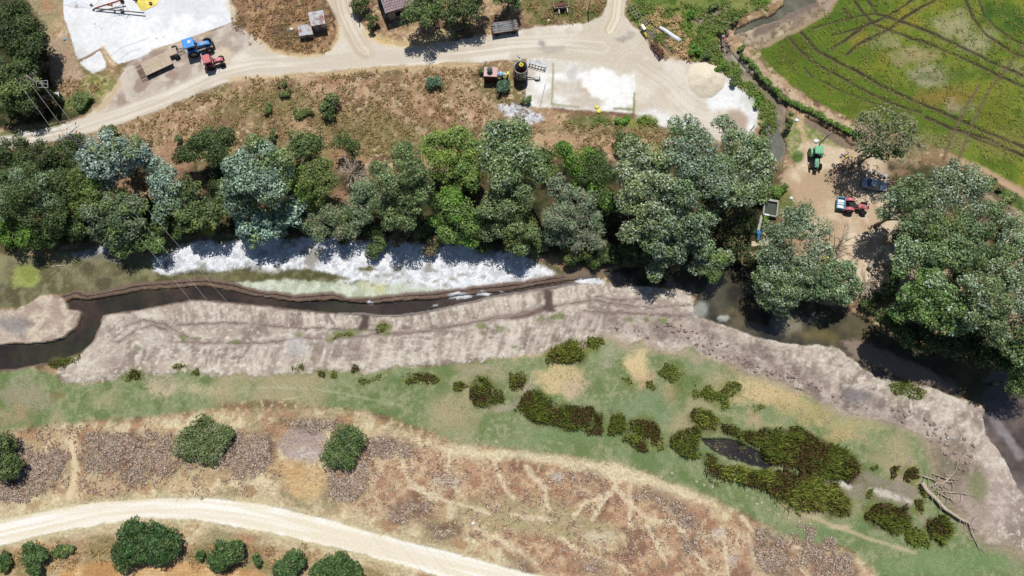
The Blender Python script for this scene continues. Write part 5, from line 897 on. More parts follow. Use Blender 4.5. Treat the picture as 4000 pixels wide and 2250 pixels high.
    if hitch:
        b=MB(); 
        for s in (-1,1): b.tube([(-.2,s*.3,.75),(-1.15,s*.42,.6)],.04,6); b.tube([(-.3,s*.3,1.3),(-.75,s*.36,1.25),(-.8,s*.38,.65)],.03,6)
        b.tube([(-.3,0,1.1),(-1.0,0,1.0)],.035,6); b.build('hitch',M['black_metal'],t)
    if grey_flap:
        b=MB(); b.box((-.98,0,1.25),(.3,1.5,.05)); b.build('rear_shelf',M['galvanised'],t)
    return t
blue=tractor('farm_tractor',761,203,19,'big bright blue tractor with cab hitched to the low trailer','blue_paint','rim_grey',wb=2.85,rr=.95,fr=.72,tw=2.0,cabh=2.95,hh=1.85,cabw=1.75,roofl=2.0)
b=MB(); b.box((.35,.15,3.125),(.5,.55,.01)); b.build('sticker',M['white_plastic'],blue)
b=MB(); b.box((.42,.12,3.134),(.1,.3,.008)); b.box((.3,.28,3.134),(.12,.1,.008)); b.build('sticker',M['red_paint'],blue)
tractor('farm_tractor',826,258,18,'smaller faded red tractor with flat pink cab roof beside the blue one','red_paint','black_metal',wb=2.15,rr=.75,fr=.5,tw=1.5,cabh=2.4,hh=1.5,cabw=1.45,roofl=1.35,hoodl=1.5,weights=False,mirror=False,grey_flap=True)
tractor('farm_tractor',3177,607,-93,'green tractor with cab facing down the dirt yard','green_paint','yellow_paint',wb=2.7,rr=.95,fr=.68,tw=2.05,cabh=2.9,cabw=1.55,roofl=1.7,hh=1.8,hoodl=1.9)
bpy.context.view_layer.update()
old=tractor('farm_tractor',3309,808,-10,'old open red tractor carrying a blue crate at its back','red_paint','rim_grey',wb=2.6,rr=.8,fr=.55,tw=1.75,cab=False,hh=1.45,hoodl=1.7,weights=False)
[o for o in COL.objects if o.get('label','').startswith('green tractor')][0].scale=(.88,.88,.88)
# blue crate carried on the hitch
p=G(3276,800); cr=empty('crate',(p.x,p.y,.6),R(-10),'light blue open crate held behind the old red tractor','crate')
b=MB(); L_,W_,H_=1.35,2.0,.55
for x,y,dx,dy in ((-L_/2,0,.08,W_),(L_/2,0,.08,W_),(0,-W_/2,L_+.08,.08),(0,W_/2,L_+.08,.08)): b.box((x,y,H_/2),(dx,dy,H_))
b.box((0,0,H_-.06),(L_,.12,.1)); b.build('frame',M['crate_blue'],cr,bevel=.015)
b=MB(); b.box((0,0,.03),(L_-.08,W_-.08,.06)); b.box((0,0,.09),(.06,W_-.1,.06)); b.build('floor',M['white_plastic'],cr)
# low trailer with a wheeled dolly, hitched to the blue tractor
p=G(622,258); tr=empty('low_trailer',(p.x,p.y,0),R(28),'long dusty low loader trailer with rusty ramps behind the blue tractor','trailer')
DZ=.95; b=MB(); 
for k in range(9): b.box((0,-1.25+.31*k,DZ),(5.2,.29,.06))
b.build('deck',M['dusty_planks'],tr)
b=MB()
for s in (-1,1): b.box((0,s*1.2,DZ-.12),(5.2,.1,.18)); b.box((-.0,s*.5,DZ-.14),(5.1,.1,.2))
for k in range(5): b.box((-2.3+k*1.15,0,DZ-.12),(.1,2.5,.12))
b.build('chassis',M['rust'],tr)
for k,y in enumerate((-1.1,-.45,.25,.95)):
    b=MB(); 
    for s in (-.17,.17): b.tube([(-2.6,y+s,DZ),(-3.75,y+s*(.3 if k%2 else 1),.75+.1*k)],.04,5)
    for q in range(5): x=-2.75-.22*q; b.tube([(x,y-.18,DZ-.03*q),(x,y+.18,DZ-.03*q)],.035,5)
    b.build('ramp',M['rust'],tr)
for s in (-1,1): wheel(tr,-1.2,s*.95,.36,.25,'rim_grey'); wheel(tr,-2.0,s*.95,.36,.25,'rim_grey')
p=G(684,212); dl=empty('trailer_dolly',(p.x,p.y,0),R(22),'grey topped two wheeled dolly between the low trailer and the blue tractor','trailer dolly')
b=MB(); b.box((-.35,0,.95),(2.1,1.25,.08)); b.box((-.35,-.66,.85),(2.3,.08,.22)); b.box((-.35,.66,.85),(2.3,.08,.22)); b.build('deck',M['dusty_planks'],dl,bevel=.02)
b=MB(); b.box((.35,0,.45),(.16,2.0,.16)); b.box((.35,0,.7),(.5,.5,.4)); b.build('axle',M['black_metal'],dl)
for s in (-1,1): wheel(dl,.35,s*.98,.45,.42,'grey_metal')
b=MB()
b.tube([(.7,.45,.7),(2.1,.12,.6)],.05,6); b.tube([(.7,-.45,.7),(2.1,-.12,.6)],.05,6)
for k in range(4): x=.95+.3*k; y=.42-.08*k; b.tube([(x,-y,.68),(x,y,.68)],.035,5)
b.build('drawbar',M['rust'],dl)
# car
def car(u,v,deg,label):
    p=P(u,v); t=empty('parked_car',tuple(p),R(deg),label,'car')
    b=MB(); b.prof([(-2.12,.32),(-2.15,.62),(-2.05,.88),(-1.35,.95),(1.05,.95),(1.95,.82),(2.15,.62),(2.15,.32)],-.82,.82); body=b.build('body',M['pale_blue_paint'],t,bevel=.08)
    b=MB(); n=[(-1.42,.95),(-.82,1.36),(.35,1.38),(1.0,.95)]; m=len(n)
    V=[];
    for s in (-1,1):
        for (x,z) in n: V.append((x,s*(.78 if z<1 else .62),z))
    b.add(V,[(0,1,2,3),(7,6,5,4),(0,4,5,1),(1,5,6,2),(2,6,7,3)]); b.build('window',M['glass'],t)
    b=MB(); b.box((-.235,0,1.385),(1.12,1.24,.05)); b.build('roof',M['pale_blue_paint'],t,bevel=.04)
    b=MB()
    for s in (-1,1):
        for x0_,z0_,x1_,z1_ in ((-1.42,.95,-.82,1.37),(1.0,.95,.35,1.38),(-.2,.95,-.2,1.38)): b.tube([(x0_,s*.785,z0_),(x1_,s*.63,z1_)],.035,5)
    b.build('pillar',M['pale_blue_paint'],t)
    for x in (-1.3,1.35):
        for s in (-1,1): wheel(t,x,s*.74,.29,.18,'rim_grey')
    for s in (-1,1):
        b=MB(); b.box((2.14,s*.6,.65),(.06,.32,.15)); b.build('headlight',M['white_plastic'],t); b=MB(); b.box((-2.14,s*.6,.7),(.06,.32,.15)); b.build('tail_light',M['red_paint'],t)
    for x in (-2.17,2.17): b=MB(); b.box((x,0,.42),(.1,1.6,.16)); b.build('bumper',M['grey_metal'],t,bevel=.03)
    return t
car(3408,727,-11,'pale blue grey car parked under tree shade in the yard')
# trailer loaded with poles and its cart twin
p=G(1972,118); t=empty('flat_trailer',(p.x,p.y,0),R(9),'rusty flat trailer loaded with grey pipes beside the road','trailer')
b=MB(); b.box((0,0,.95),(4.7,2.1,.1)); b.build('bed',M['wood_grey'],t)
b=MB()
for s in (-1,1): b.box((0,s*1.07,1.1),(4.8,.06,.3))
for s in (-1,1): b.box((s*2.4,0,1.15),(.06,2.1,.45))
for x in (-2.35,0,2.35):
    for s in (-1,1): b.box((x,s*1.1,1.2),(.08,.06,.8))
b.build('side_rail',M['rust'],t)
for x in (-1.5,1.5):
    for s in (-1,1): wheel(t,x,s*.9,.4,.22,'rust')
rs=np.random.RandomState(4)
pipe0=None
for k in range(16):
    y=-1.0+.13*k; a=rs.normal(0,.035); z=1.12+.09*(k%3)
    if pipe0 is None:
        b=MB(); b.tube([(-2.35,0,0),(2.35,0,0)],.055,8); pipe0=b.build('pipe',M['galvanised']); o=pipe0
    else: o=pipe0.copy(); COL.objects.link(o)
    q=Matrix.Rotation(R(9),4,'Z')@Vector((rs.normal(0,.1),y,0)); o.location=(p.x+q.x,p.y+q.y,z+.1); o.rotation_euler=(0,0,R(9)+a)
    tag(o,'grey pipe in the load on the rusty flat trailer','pipe','pipes on the flat trailer')
# wooden harrow cart at the top
p=G(2187,30); t=empty('old_cart',(p.x,p.y,0),R(6),'old grey wooden farm cart standing in the grass at the top','cart')
b=MB(); b.tube([(-1.3,.75,1.2),(1.6,.95,1.2)],.07,6); b.tube([(-1.2,-.8,1.2),(1.7,-.7,1.2)],.07,6); b.tube([(-1.2,-.8,1.15),(-1.25,.75,1.15)],.06,6); b.tube([(1.6,-.7,1.15),(1.55,.95,1.15)],.06,6); b.build('rail',M['wood_grey'],t)
b=MB(); b.box((0,0,.8),(2.4,1.1,.12)); b.box((.2,0,.95),(1.4,.7,.25)); b.build('bed',M['rust'],t)
b=MB(); b.tube([(-1.2,0,.75),(-2.3,.05,.5)],.06,6); b.build('drawbar',M['wood_grey'],t)
for s in (-1,1): wheel(t,.4,s*.75,.42,.16,'rust')
for x,y in ((-.35,-1.1),(1.25,-1.0)): b=MB(); b.box((x,y,.5),(.16,.7,.9),rx=.5); b.build('prop',M['white_plastic'],t)
# quad frames (harrows)
def frame(name,quad,na,nb,label,m,cat='harrow',h=.35,r=.045,teeth=True,seed=0,extra=False):
    Q=[G(u,v) for u,v in quad]; c=(Q[0]+Q[1]+Q[2]+Q[3])/4; z=gz(c.x,c.y); root=empty(name,(c.x,c.y,z),0,label,cat,'harrows and frames along the yard edge'); rs=np.random.RandomState(seed)
    def at(s,t): p=Q[0].lerp(Q[1],s).lerp(Q[3].lerp(Q[2],s),t); return Vector((p.x-c.x,p.y-c.y,h))
    b=MB()
    for i in range(na): s=i/(na-1); b.tube([at(s,0),at(s,.5),at(s,1)],r,5)
    b.build('long_bar',M[m],root); b=MB()
    for j in range(nb): t=j/(nb-1); b.tube([at(0,t)+Vector((0,0,r)),at(1,t)+Vector((0,0,r))],r,5)
    b.build('cross_bar',M[m],root)
    if teeth:
        b=MB()
        for i in range(na):
            for j in range(nb):
                q=at(i/(na-1),j/(nb-1)); b.tube([q,q+Vector((rs.normal(0,.04),rs.normal(0,.04),-h))],.028,4)
        b.build('tine',M[m],root)
    if extra:
        b=MB()
        for k in range(26): q=at(rs.rand(),rs.rand()); b.box((q.x,q.y,h+.15+.25*rs.rand()),(.35,.18,.16),rz=rs.rand()*3)
        b.build('spring',M['rust'],root)
    return root
frame('harrow',[(2452,38),(2475,22),(2502,68),(2480,78)],3,5,'old ladder shaped harrow lying in green grass','wood_grey',seed=1)
frame('harrow',[(2495,92),(2518,74),(2560,125),(2535,150)],5,7,'rusty spike harrow behind the yellow seeder','wood_grey',seed=2,h=.4)
frame('harrow',[(2520,133),(2545,118),(2562,145),(2537,161)],6,6,'square pale wire harrow below the yellow seeder','wood_grey',seed=3,r=.035)
frame('disc_harrow',[(2536,178),(2558,166),(2592,215),(2574,234)],5,8,'dark rusty disc harrow at the yard edge','rust',seed=4,h=.7,r=.07,extra=True)
frame('empty_frame',[(2585,167),(2600,160),(2632,205),(2617,213)],2,7,'thin empty iron frame right of the dark harrow','wood_grey',seed=5,teeth=False,h=.25)
# yellow seeder
p=G(2510,122); t=empty('seeder',(p.x,p.y,0),R(-60),'small yellow seeder with white hopper at the yard edge','seeder')
b=MB(); b.tube([(-1.4,0,.6),(1.2,0,.6)],.07,6); b.tube([(-1.3,.3,.6),(-.2,.3,.6)],.05,6); b.tube([(0,.1,.9),(1.0,1.5,.8)],.05,6); b.tube([(0,.1,.9),(.5,1.7,.8)],.05,6); b.tube([(0,.1,.9),(0,1.6,.7)],.05,6); b.build('frame',M['yellow_paint'],t)
b=MB(); b.prof([(-.5,.7),(-.7,1.3),(.5,1.3),(.3,.7)],-.25,.25); b.build('hopper',M['galvanised'],t,bevel=.03)
for k in range(5): b=MB(); b.lathe((.7+.2*k,-.25+.12*(k%2),.5),[(.05,-.06),(.28,-.05),(.28,.05),(.05,.06)],'Y',12); b.build('seed_unit',M['yellow_paint'],t)
# white roll of sheeting
pts=[G(2575,106,.35),G(2598,120,.35),G(2622,138,.4),G(2640,150,.35),G(2656,162,.35)]
b=MB(); b.tube(pts,[.3,.38,.42,.42,.5],10); tag(b.build('sheet_roll',M['tarp_white'],smooth=True),'long white roll of plastic sheeting lying in dry grass','plastic roll')
# grain dryer
p=G(1918,305); t=empty('grain_dryer',(p.x,p.y,0),R(-3),'dark red grain dryer with pink roof and round cap','grain dryer')
b=MB(); b.box((0,0,1.2),(2.4,1.75,1.9)); b.build('body',M['dark_red_paint'],t,bevel=.03); b=MB(); b.prof([(-1.25,2.15),(-1.2,2.3),(1.2,2.3),(1.25,2.15)],-.92,.92); b.build('roof',M['pink_metal'],t)
b=MB(); b.lathe((-.15,.1,2.3),[(.28,0),(.3,.55),(.52,.6),(.52,.68),(.14,.76),(.13,.9),(.09,.9),(.09,.7)],'Z',28); b.build('chimney',M['grey_metal'],t,smooth=True)
for x in (-.8,.8):
    for s in (-1,1): wheel(t,x,s*.8,.32,.18,'rust')
b=MB(); b.lathe((1.2,.1,1.35),[(.45,0),(.45,.4),(.6,.45),(.6,.75),(.4,.85),(.38,1.5)],'X',18); b.build('air_duct',M['light_blue_metal'],t,smooth=True)
b=MB(); 
for x in (2.35,2.75): b.box((x,.1,1.2),(.12,1.0,.12)); b.box((x,-.5,.75),(.12,.12,1.4)); b.box((x,.6,.75),(.12,.12,1.4))
b.box((2.9,-.1,1.35),(1.2,.14,.14)); b.box((3.1,.1,1.75),(.35,.5,.35)); b.box((3.1,.4,1.7),(.5,.2,.2)); b.box((2.5,-.42,1.1),(.45,.1,.7)); b.build('motor_frame',M['yellow_paint'],t,bevel=.02)
b=MB(); b.box((2.5,0,.6),(1.2,.7,.6)); b.build('gearbox',M['black_metal'],t)
# grain bin
p=G(2034,299); t=empty('grain_bin',(p.x,p.y,0),0,'open topped round steel grain bin beside the concrete pad','grain bin')
b=MB(); RB_=1.22; b.lathe((0,0,0),[(RB_-.04,.5),(RB_,.5),(RB_,1.6),(RB_+.02,1.62),(RB_,1.64),(RB_,3.3),(RB_+.05,3.32),(RB_+.05,3.4),(RB_-.05,3.4),(RB_-.05,.55)],'Z',40); b.build('wall',M['galvanised'],t,smooth=True)
b=MB(); b.lathe((0,0,0),[(.02,.7),(.5,.7),(RB_-.05,1.15)],'Z',24); b.build('floor',M['rust'],t)
b=MB()
for k in range(10): a=k*6.283/10; b.box((math.cos(a)*(RB_+.03),math.sin(a)*(RB_+.03),1.95),(.05,.08,2.7),rz=a)
for k in range(4): a=.78+k*1.57; b.box((math.cos(a)*1.0,math.sin(a)*1.0,.3),(.12,.12,.65),rz=a)
b.build('stiffener',M['black_metal'],t)
b=MB(); b.tube([(.05,.35,.7),(.05,.35,3.4)],.16,10); b.build('auger_tube',M['black_metal'],t,smooth=True)
b=MB(); b.lathe((.05,.35,3.35),[(.16,-.3),(.18,.05),(.4,.3),(.42,.33),(.3,.33),(.12,.15)],'Z',20); b.build('auger_hood',M['yellow_paint'],t,smooth=True)
b=MB()
for k in range(6): a=1.9+k*.17; b.tube([(math.cos(a)*1.15,math.sin(a)*1.15,3.45),(math.cos(a+.15)*1.35,math.sin(a+.15)*1.35-.05,1.5),(math.cos(a+.3)*1.4,math.sin(a+.3)*1.4-.2,.5)],.05,5)
b.build('hose',M['light_blue_metal'],t)
b=MB(); b.tube([(0,.8,3.3),(-.25,1.8,3.3),(-.35,2.1,3.4)],.05,6); b.build('arm',M['galvanised'],t); b=MB(); b.lathe((-.5,2.25,3.35),[(.02,0),(.2,0),(.2,.5),(.13,.6),(.02,.6)],'Z',14,M=Matrix.Rotation(R(70),4,'X')@Matrix.Rotation(.5,4,'Y')); b.build('motor',M['light_blue_metal'],t,smooth=True)
p=G(2058,306); t=empty('loading_auger',(p.x,p.y,0),R(-4),'dark auger arm with a wide trough on the white concrete','auger')
b=MB(); b.tube([(0,0,.5),(1.6,-.1,.3)],.09,8); b.build('tube',M['black_metal'],t,smooth=True); b=MB(); b.prof([(1.5,.1),(1.45,.5),(2.3,.5),(2.35,.1)],-.35,.3); b.box((2.4,.1,.3),(.08,1.0,.4),rz=.2); b.build('trough',M['grey_metal'],t,bevel=.02)
# cultivator
p=G(2098,262); t=empty('cultivator',(p.x,p.y,0),R(-16),'blue framed cultivator with a row of rusty tines on the pad','cultivator')
b=MB(); b.tube([(-1.4,.55,.75),(1.5,.5,.75)],.05,6); b.tube([(-1.5,0,.65),(1.6,-.05,.65)],.06,6); b.tube([(1.5,.8,.8),(1.55,-.5,.7)],.05,6); b.tube([(-.4,.55,.8),(-.2,.8,1.15),(.4,.5,.8)],.04,6); b.tube([(-1.4,.55,.75),(-1.5,0,.65)],.05,6); b.build('frame',M['blue_paint'],t)
for k in range(6): x=-1.4+.56*k; b=MB(); b.tube([(x,0,.65),(x+.05,-.2,.75),(x-.1,-.55,.3),(x-.25,-.85,.05)],[.06,.06,.05,.02],5); b.box((x,-.1,.6),(.22,.2,.2)); b.build('tine',M['rust'],t)
b=MB(); q0=P(2130,330); q1=P(2110,416); b.tube([q0+Vector((0,0,.09)),q1+Vector((0,0,.09))],.06,6); tag(b.build('steel_pipe',M['grey_metal']),'long thin steel pipe lying across the concrete pad','pipe')
# sheds
def shed(quadtop,h,label,zl,wm='wall_plaster'):
    Q=[G(u,v,h) for u,v in quadtop]; c=sum(Q,Vector())/4; root=empty('tin_shed',(c.x,c.y,0),0,label,'shed','tin sheds on the dry grass island')
    L=[Vector((q.x-c.x,q.y-c.y,0)) for q in Q]; b=MB(); b.prism([(l.x*.88,l.y*.88) for l in L],zl,h-.08); b.build('wall',M[wm],root)
    b=MB(); n=26
    V=[];F=[]
    for k in range(n+1):
        s=k/n; z=.05*math.sin(k*math.pi/1.0+math.pi/2)
        a=L[0].lerp(L[1],s); d=L[3].lerp(L[2],s); V+=[(a.x,a.y,h+z+.12),(d.x,d.y,h+z)]
    for k in range(n): F.append((2*k,2*k+1,2*k+3,2*k+2))
    b.add(V,F); o=b.build('roof',M['tin'],root); sl_=o.modifiers.new('s','SOLIDIFY'); sl_.thickness=.03
    b=MB(); e=L[3].lerp(L[2],.5); b.box((e.x*.885,e.y*.885,zl+(h-zl)*.45),(.7,.06,(h-zl)*.75),rz=math.atan2((L[2]-L[3]).y,(L[2]-L[3]).x)); b.build('door',M['grey_metal'],root)
    return root
pm('tin',(225,228,232),rough=.5,metal=.1,col2=CB((190,140,125)),namt=.15)
shed([(1204,50),(1262,40),(1271,92),(1216,102)],2.3,'taller tin shed with a streaky rust stained roof',0,'galvanised'); shed([(1163,100),(1211,95),(1223,133),(1169,141)],1.3,'lower tin shed with a whitish flat roof',0,'concrete_old')
# house
A=G(1507,50,3.2); ang=R(19); ux=Vector((math.cos(ang),math.sin(ang),0)); uy=Vector((-math.sin(ang),math.cos(ang),0)); hs=empty('farm_house',(A.x,A.y,0),ang,'farm house with pinkish tiled roof cut by the top edge','house')
b=MB(); b.box((4.9,4.0,1.5),(9.2,7.4,3.0)); b.build('wall',M['wall_plaster'],hs)
b=MB(); th=.12
b.add([(0,0,3.1),(9.8,0,3.1),(9.8,4,4.7),(0,4,4.7),(0,8,3.1),(9.8,8,3.1)],[(0,1,2,3),(3,2,5,4)]); pm('roof_tiles',(190,168,170),rough=.9,namt=.2)
tn=M['roof_tiles'].node_tree; wv=tn.nodes.new('ShaderNodeTexBrick'); wv.inputs['Scale'].default_value=1; wv.inputs['Color1'].default_value=(*CB((196,172,174)),1); wv.inputs['Color2'].default_value=(*CB((172,150,152)),1); wv.inputs['Mortar'].default_value=(*CB((90,74,76)),1); wv.inputs['Mortar Size'].default_value=.035; wv.inputs['Brick Width'].default_value=.55; wv.inputs['Row Height'].default_value=.42
tcn=tn.nodes.new('ShaderNodeTexCoord'); tn.links.new(tcn.outputs['Object'],wv.inputs['Vector'])
for l in list(tn.nodes['Principled BSDF'].inputs['Base Color'].links): tn.links.remove(l)
tn.links.new(wv.outputs['Color'],tn.nodes['Principled BSDF'].inputs['Base Color'])
rf=b.build('roof',M['roof_tiles'],hs); s_=rf.modifiers.new('s','SOLIDIFY'); s_.thickness=.12
b=MB(); b.tube([(0,4,4.75),(9.8,4,4.75)],.12,8); b.build('ridge',M['brick_red'],rf); b=MB(); b.tube([(-.05,0,3.05),(-.05,4,4.62),(-.05,8,3.05)],.06,6); b.build('verge_board',M['light_blue_metal'],rf)
b=MB(); b.box((.29,3.4,1.6),(.06,1.1,1.1)); b.build('window',M['glass'],hs); b=MB(); b.box((2.2,.28,1.5),(1.1,.06,1.1)); b.build('window',M['glass'],hs); b=MB(); b.box((6.5,5.2,4.9),(.5,.5,1.2)); b.build('chimney',M['brick_red'],rf)
# posts and poles
def post(u,v,h,r,label,m='wood_grey',name='post',cat='post'):
    p=P(u,v); b=MB(); b.tube([(0,0,-.2),(0,0,h*.5),(.02,0,h)],[r*1.15,r,r*.85],8); o=b.build(name,M[m],smooth=True); o.location=p; return tag(o,label,cat)
post(1406,84,2.6,.1,'dark leaning post beside the side road','rust'); post(2297,50,4,.12,'grey utility pole in the grass at the top','wood_grey','utility_pole','pole'); post(3201,562,5,.13,'weathered wooden pole behind the green tractor','concrete_old','utility_pole','pole'); post(2925,520,3.2,.08,'thin grey post at the cracked yard corner','grey_metal')
b=MB(); a_=P(1755,128); c_=P(1815,106); b.tube([a_+Vector((0,0,.12)),c_+Vector((0,0,.15))],.12,6); tag(b.build('wooden_beam',M['wood_grey']),'grey beam lying in the dry grass before the dark trees','beam')
# power pole with transformer arm
p0=P(238,402); top=G(104,296,9.4); p0=Vector((top.x,top.y,0)); t=empty('power_pole',tuple(p0),0,'concrete power pole with crossarm and insulators at the left','power pole')
b=MB(); b.tube([(0,0,-.2),(0,0,9.4)],[.26,.15],10); b.build('pole',M['concrete_old'],t,smooth=True)
rs=np.random.RandomState(5); zz=rs.rand(2600)**1.1*7.2; an=rs.rand(2600)*6.28; rr_=.22+.45*rs.rand(2600)*(1-zz/8.5); V_,F_,c_=leaves(np.stack([np.cos(an)*rr_,np.sin(an)*rr_,zz],1),np.stack([np.cos(an),np.sin(an),an*0+.4],1),.14,.8,PAL['dark'],rs); mesh_np('ivy',V_,F_,M['leaf'],t,cols=c_*.8)
ax=Vector((.93,.36,0)); b=MB(); b.tube([-ax*1.9+Vector((0,0,9.2)),ax*1.2+Vector((0,0,9.2))],.07,6); b.tube([-ax*1.9+Vector((0,0,9.2)),Vector((0,0,8.5))],.04,5); b.tube([ax*1.2+Vector((0,0,9.2)),Vector((0,0,8.5))],.04,5); b.build('crossarm',M['rust'],t)
ins=[]
for s in (-1.85,-.35,1.15):
    q=ax*s; b=MB(); b.lathe((q.x,q.y,9.25),[(.03,0),(.09,.05),(.05,.12),(.1,.17),(.05,.25),(.08,.3),(.01,.36)],'Z',10); b.build('insulator',M['white_plastic'],t,smooth=True); ins.append(p0+q+Vector((0,0,9.5)))
b=MB()
for a,c in (((.3,0,7.4),(2.2,.2,7.4)),((.3,-.9,7.0),(2.2,-.9,7.0)),((2.2,.2,7.4),(2.2,-.9,7.0)),((1.2,.2,7.4),(1.2,-.9,7.0)),((.3,0,7.4),(.3,-.9,7.0)),((.3,0,6.8),(2.2,-.4,7.2))): b.tube([a,c],.05,5)
b.build('switch_frame',M['galvanised'],t); b=MB(); b.box((0,-.35,3.2),(.7,.5,.9)); b.build('switch_box',M['grey_metal'],t,bevel=.04)
p=P(236,385); t=empty('transformer_kiosk',tuple(p),R(10),'small grey lilac metal cabinet beside the power pole','cabinet'); b=MB(); b.box((0,0,.75),(1.05,.85,1.5)); b.build('body',M['tarp_grey'],t,bevel=.03); b=MB(); b.box((0,0,1.54),(1.2,1.0,.08)); b.build('lid',M['galvanised'],t,bevel=.02); b=MB(); b.box((0,-.44,.75),(.8,.03,1.2)); b.build('door',M['grey_metal'],t)
p=P(184,392); t=empty('meter_box',tuple(p),R(5),'small pale box on a short stand left of the cabinet','box'); b=MB(); b.box((0,0,1.1),(.6,.55,.35)); b.build('body',M['concrete_old'],t,bevel=.03); b=MB(); b.box((0,0,.45),(.12,.12,.95)); b.build('stand',M['rust'],t)
# lattice tower and wires
top=G(262,525,9.6); tb=Vector((top.x,top.y,0)); t=empty('lattice_tower',tuple(tb),R(-20),'light steel lattice tower rising by the road behind the silver poplar','power tower')
b=MB(); Z=[0,1.6,3.2,4.8,6.2,7.6,8.9,9.6]; wdt=[.75,.66,.57,.48,.4,.32,.24,.2]; cn=[(-1,-1),(1,-1),(1,1),(-1,1)]
for x,y in cn: b.tube([(x*wdt[i],y*wdt[i],Z[i]) for i in range(len(Z))],.05,5)
for i in range(len(Z)-1):
    for k in range(4):
        x0_,y0_=cn[k]; x1_,y1_=cn[(k+1)%4]; b.tube([(x0_*wdt[i],y0_*wdt[i],Z[i]),(x1_*wdt[i+1],y1_*wdt[i+1],Z[i+1])],.03,4); b.tube([(x1_*wdt[i],y1_*wdt[i],Z[i]),(x0_*wdt[i+1],y0_*wdt[i+1],Z[i+1])],.03,4)
b.build('lattice',M['lattice'],t)
arm=Matrix.Rotation(R(-20),3,'Z').inverted(); b=MB(); pts=[]
for k,(u,v) in enumerate([(232,545),(262,520),(296,497)]): pts.append(G(u,v,9.3))
lo=[arm@(q-tb) for q in pts]; e0=lo[0]+(lo[0]-lo[2])*.1; e1=lo[2]+(lo[2]-lo[0])*.1
for dz in (-.1,.12): b.tube([e0+Vector((0,0,0)),Vector((0,0,9.3+dz)),e1],.05,5)
b.tube([e0+Vector((.3,.25,0)),e1+Vector((.3,.25,0))],.04,5)
b.build('crossarm',M['lattice'],t)
for q in lo:
    b=MB(); b.tube([q+Vector((-.5,.8,-.05)),q+Vector((-.3,.5,-.05))],.09,8); b.build('insulator',M['brick_red'],t); b=MB(); b.tube([q+Vector((.3,-.5,-.05)),q+Vector((.5,-.8,-.05))],.09,8); b.build('insulator',M['brick_red'],t)
ends=[(1875,2600),(1960,2580),(2050,2550)]
nm=['left','middle','right']
for k in range(3):
    for j,(a,c,sag) in enumerate(((ins[k],pts[k],.25),(pts[k],G(*ends[k],9.3),1.6))):
        q=[a.lerp(c,s)+Vector((0,0,-4*sag*s*(1-s))) for s in np.linspace(0,1,28)]; b=MB(); b.tube(q,.010 if j else .018,4); tag(b.build('power_line',M['wire'],smooth=True),[nm[k]+' wire of the three from power pole to lattice tower',nm[k]+' wire of the three crossing the river from the tower'][j],'wire','power lines')
# sluice gate, basin, pump
p=P(2832,168); t=empty('sluice_gate',tuple(p+Vector((0,0,.2))),R(-58),'small red sluice gate across the irrigation channel','sluice gate')
b=MB(); b.box((0,0,.5),(1.8,.35,.25)); b.build('plate',M['brick_red'],t,bevel=.02); b=MB(); b.box((-1.0,0,.3),(.3,.6,1.0)); b.box((1.0,0,.3),(.3,.6,1.0)); b.build('pier',M['concrete_old'],t,bevel=.03)
p=G(3003,822); t=empty('concrete_basin',(p.x,p.y,0),R(-10),'open concrete water basin beside the silvery poplar','basin')
b=MB(); b.box((1.15,.1,.5),(.22,2.9,1.1)); b.box((0,-1.25,.5),(2.4,.22,1.1)); b.box((-1.15,.1,.5),(.22,2.9,1.1)); b.box((0,1.55,.5),(2.4,.4,1.1)); b.build('wall',M['concrete_old'],t,bevel=.03); b=MB(); b.box((0,.1,.55),(2.1,2.5,.05)); b.build('water',M['basin_water'] if 'basin_water' in M else M['glass'],t)
b=MB(); b.box((-.6,-1.25,1.09),(.8,.3,.1)); b.build('capstone',M['white_plastic'],t,bevel=.03)
b=MB(); a_=G(2972,845); c_=G(2958,905); b.box(((a_.x+c_.x)/2,(a_.y+c_.y)/2,.3),(.45,(a_-c_).length,.6),rz=math.atan2((c_-a_).y,(c_-a_).x)+math.pi/2); tag(b.build('concrete_wall',M['concrete_old'],bevel=.03),'narrow concrete wall running from basin to pump','wall')
p=P(2958,922); t=empty('water_pump',tuple(p),R(80),'blue water pump on a concrete slab in the shade','pump')
b=MB(); b.lathe((0,0,.75),[(.05,-.9),(.3,-.9),(.3,.1),(.42,.15),(.42,.5),(.2,.55),(.2,.9)],'X',18); b.build('motor',M['blue_paint'],t,smooth=True); b=MB(); b.box((0,0,.25),(1.9,.7,.3)); b.box((.5,.5,.6),(.2,1.0,.2)); b.build('base',M['black_metal'],t)
b=MB(); p=P(2962,944); b.prism([(p.x-1.3,p.y-.9),(p.x+1.7,p.y-.7),(p.x+1.9,p.y+1.6),(p.x+.9,p.y+1.7),(p.x+.7,p.y+.2),(p.x-1.2,p.y)],p.z-.1,p.z+.14); tag(b.build('pump_slab',M['pad_sand'] if 'pad_sand' in M else M['dusty_planks']),'pale slab in front of the blue pump','slab')
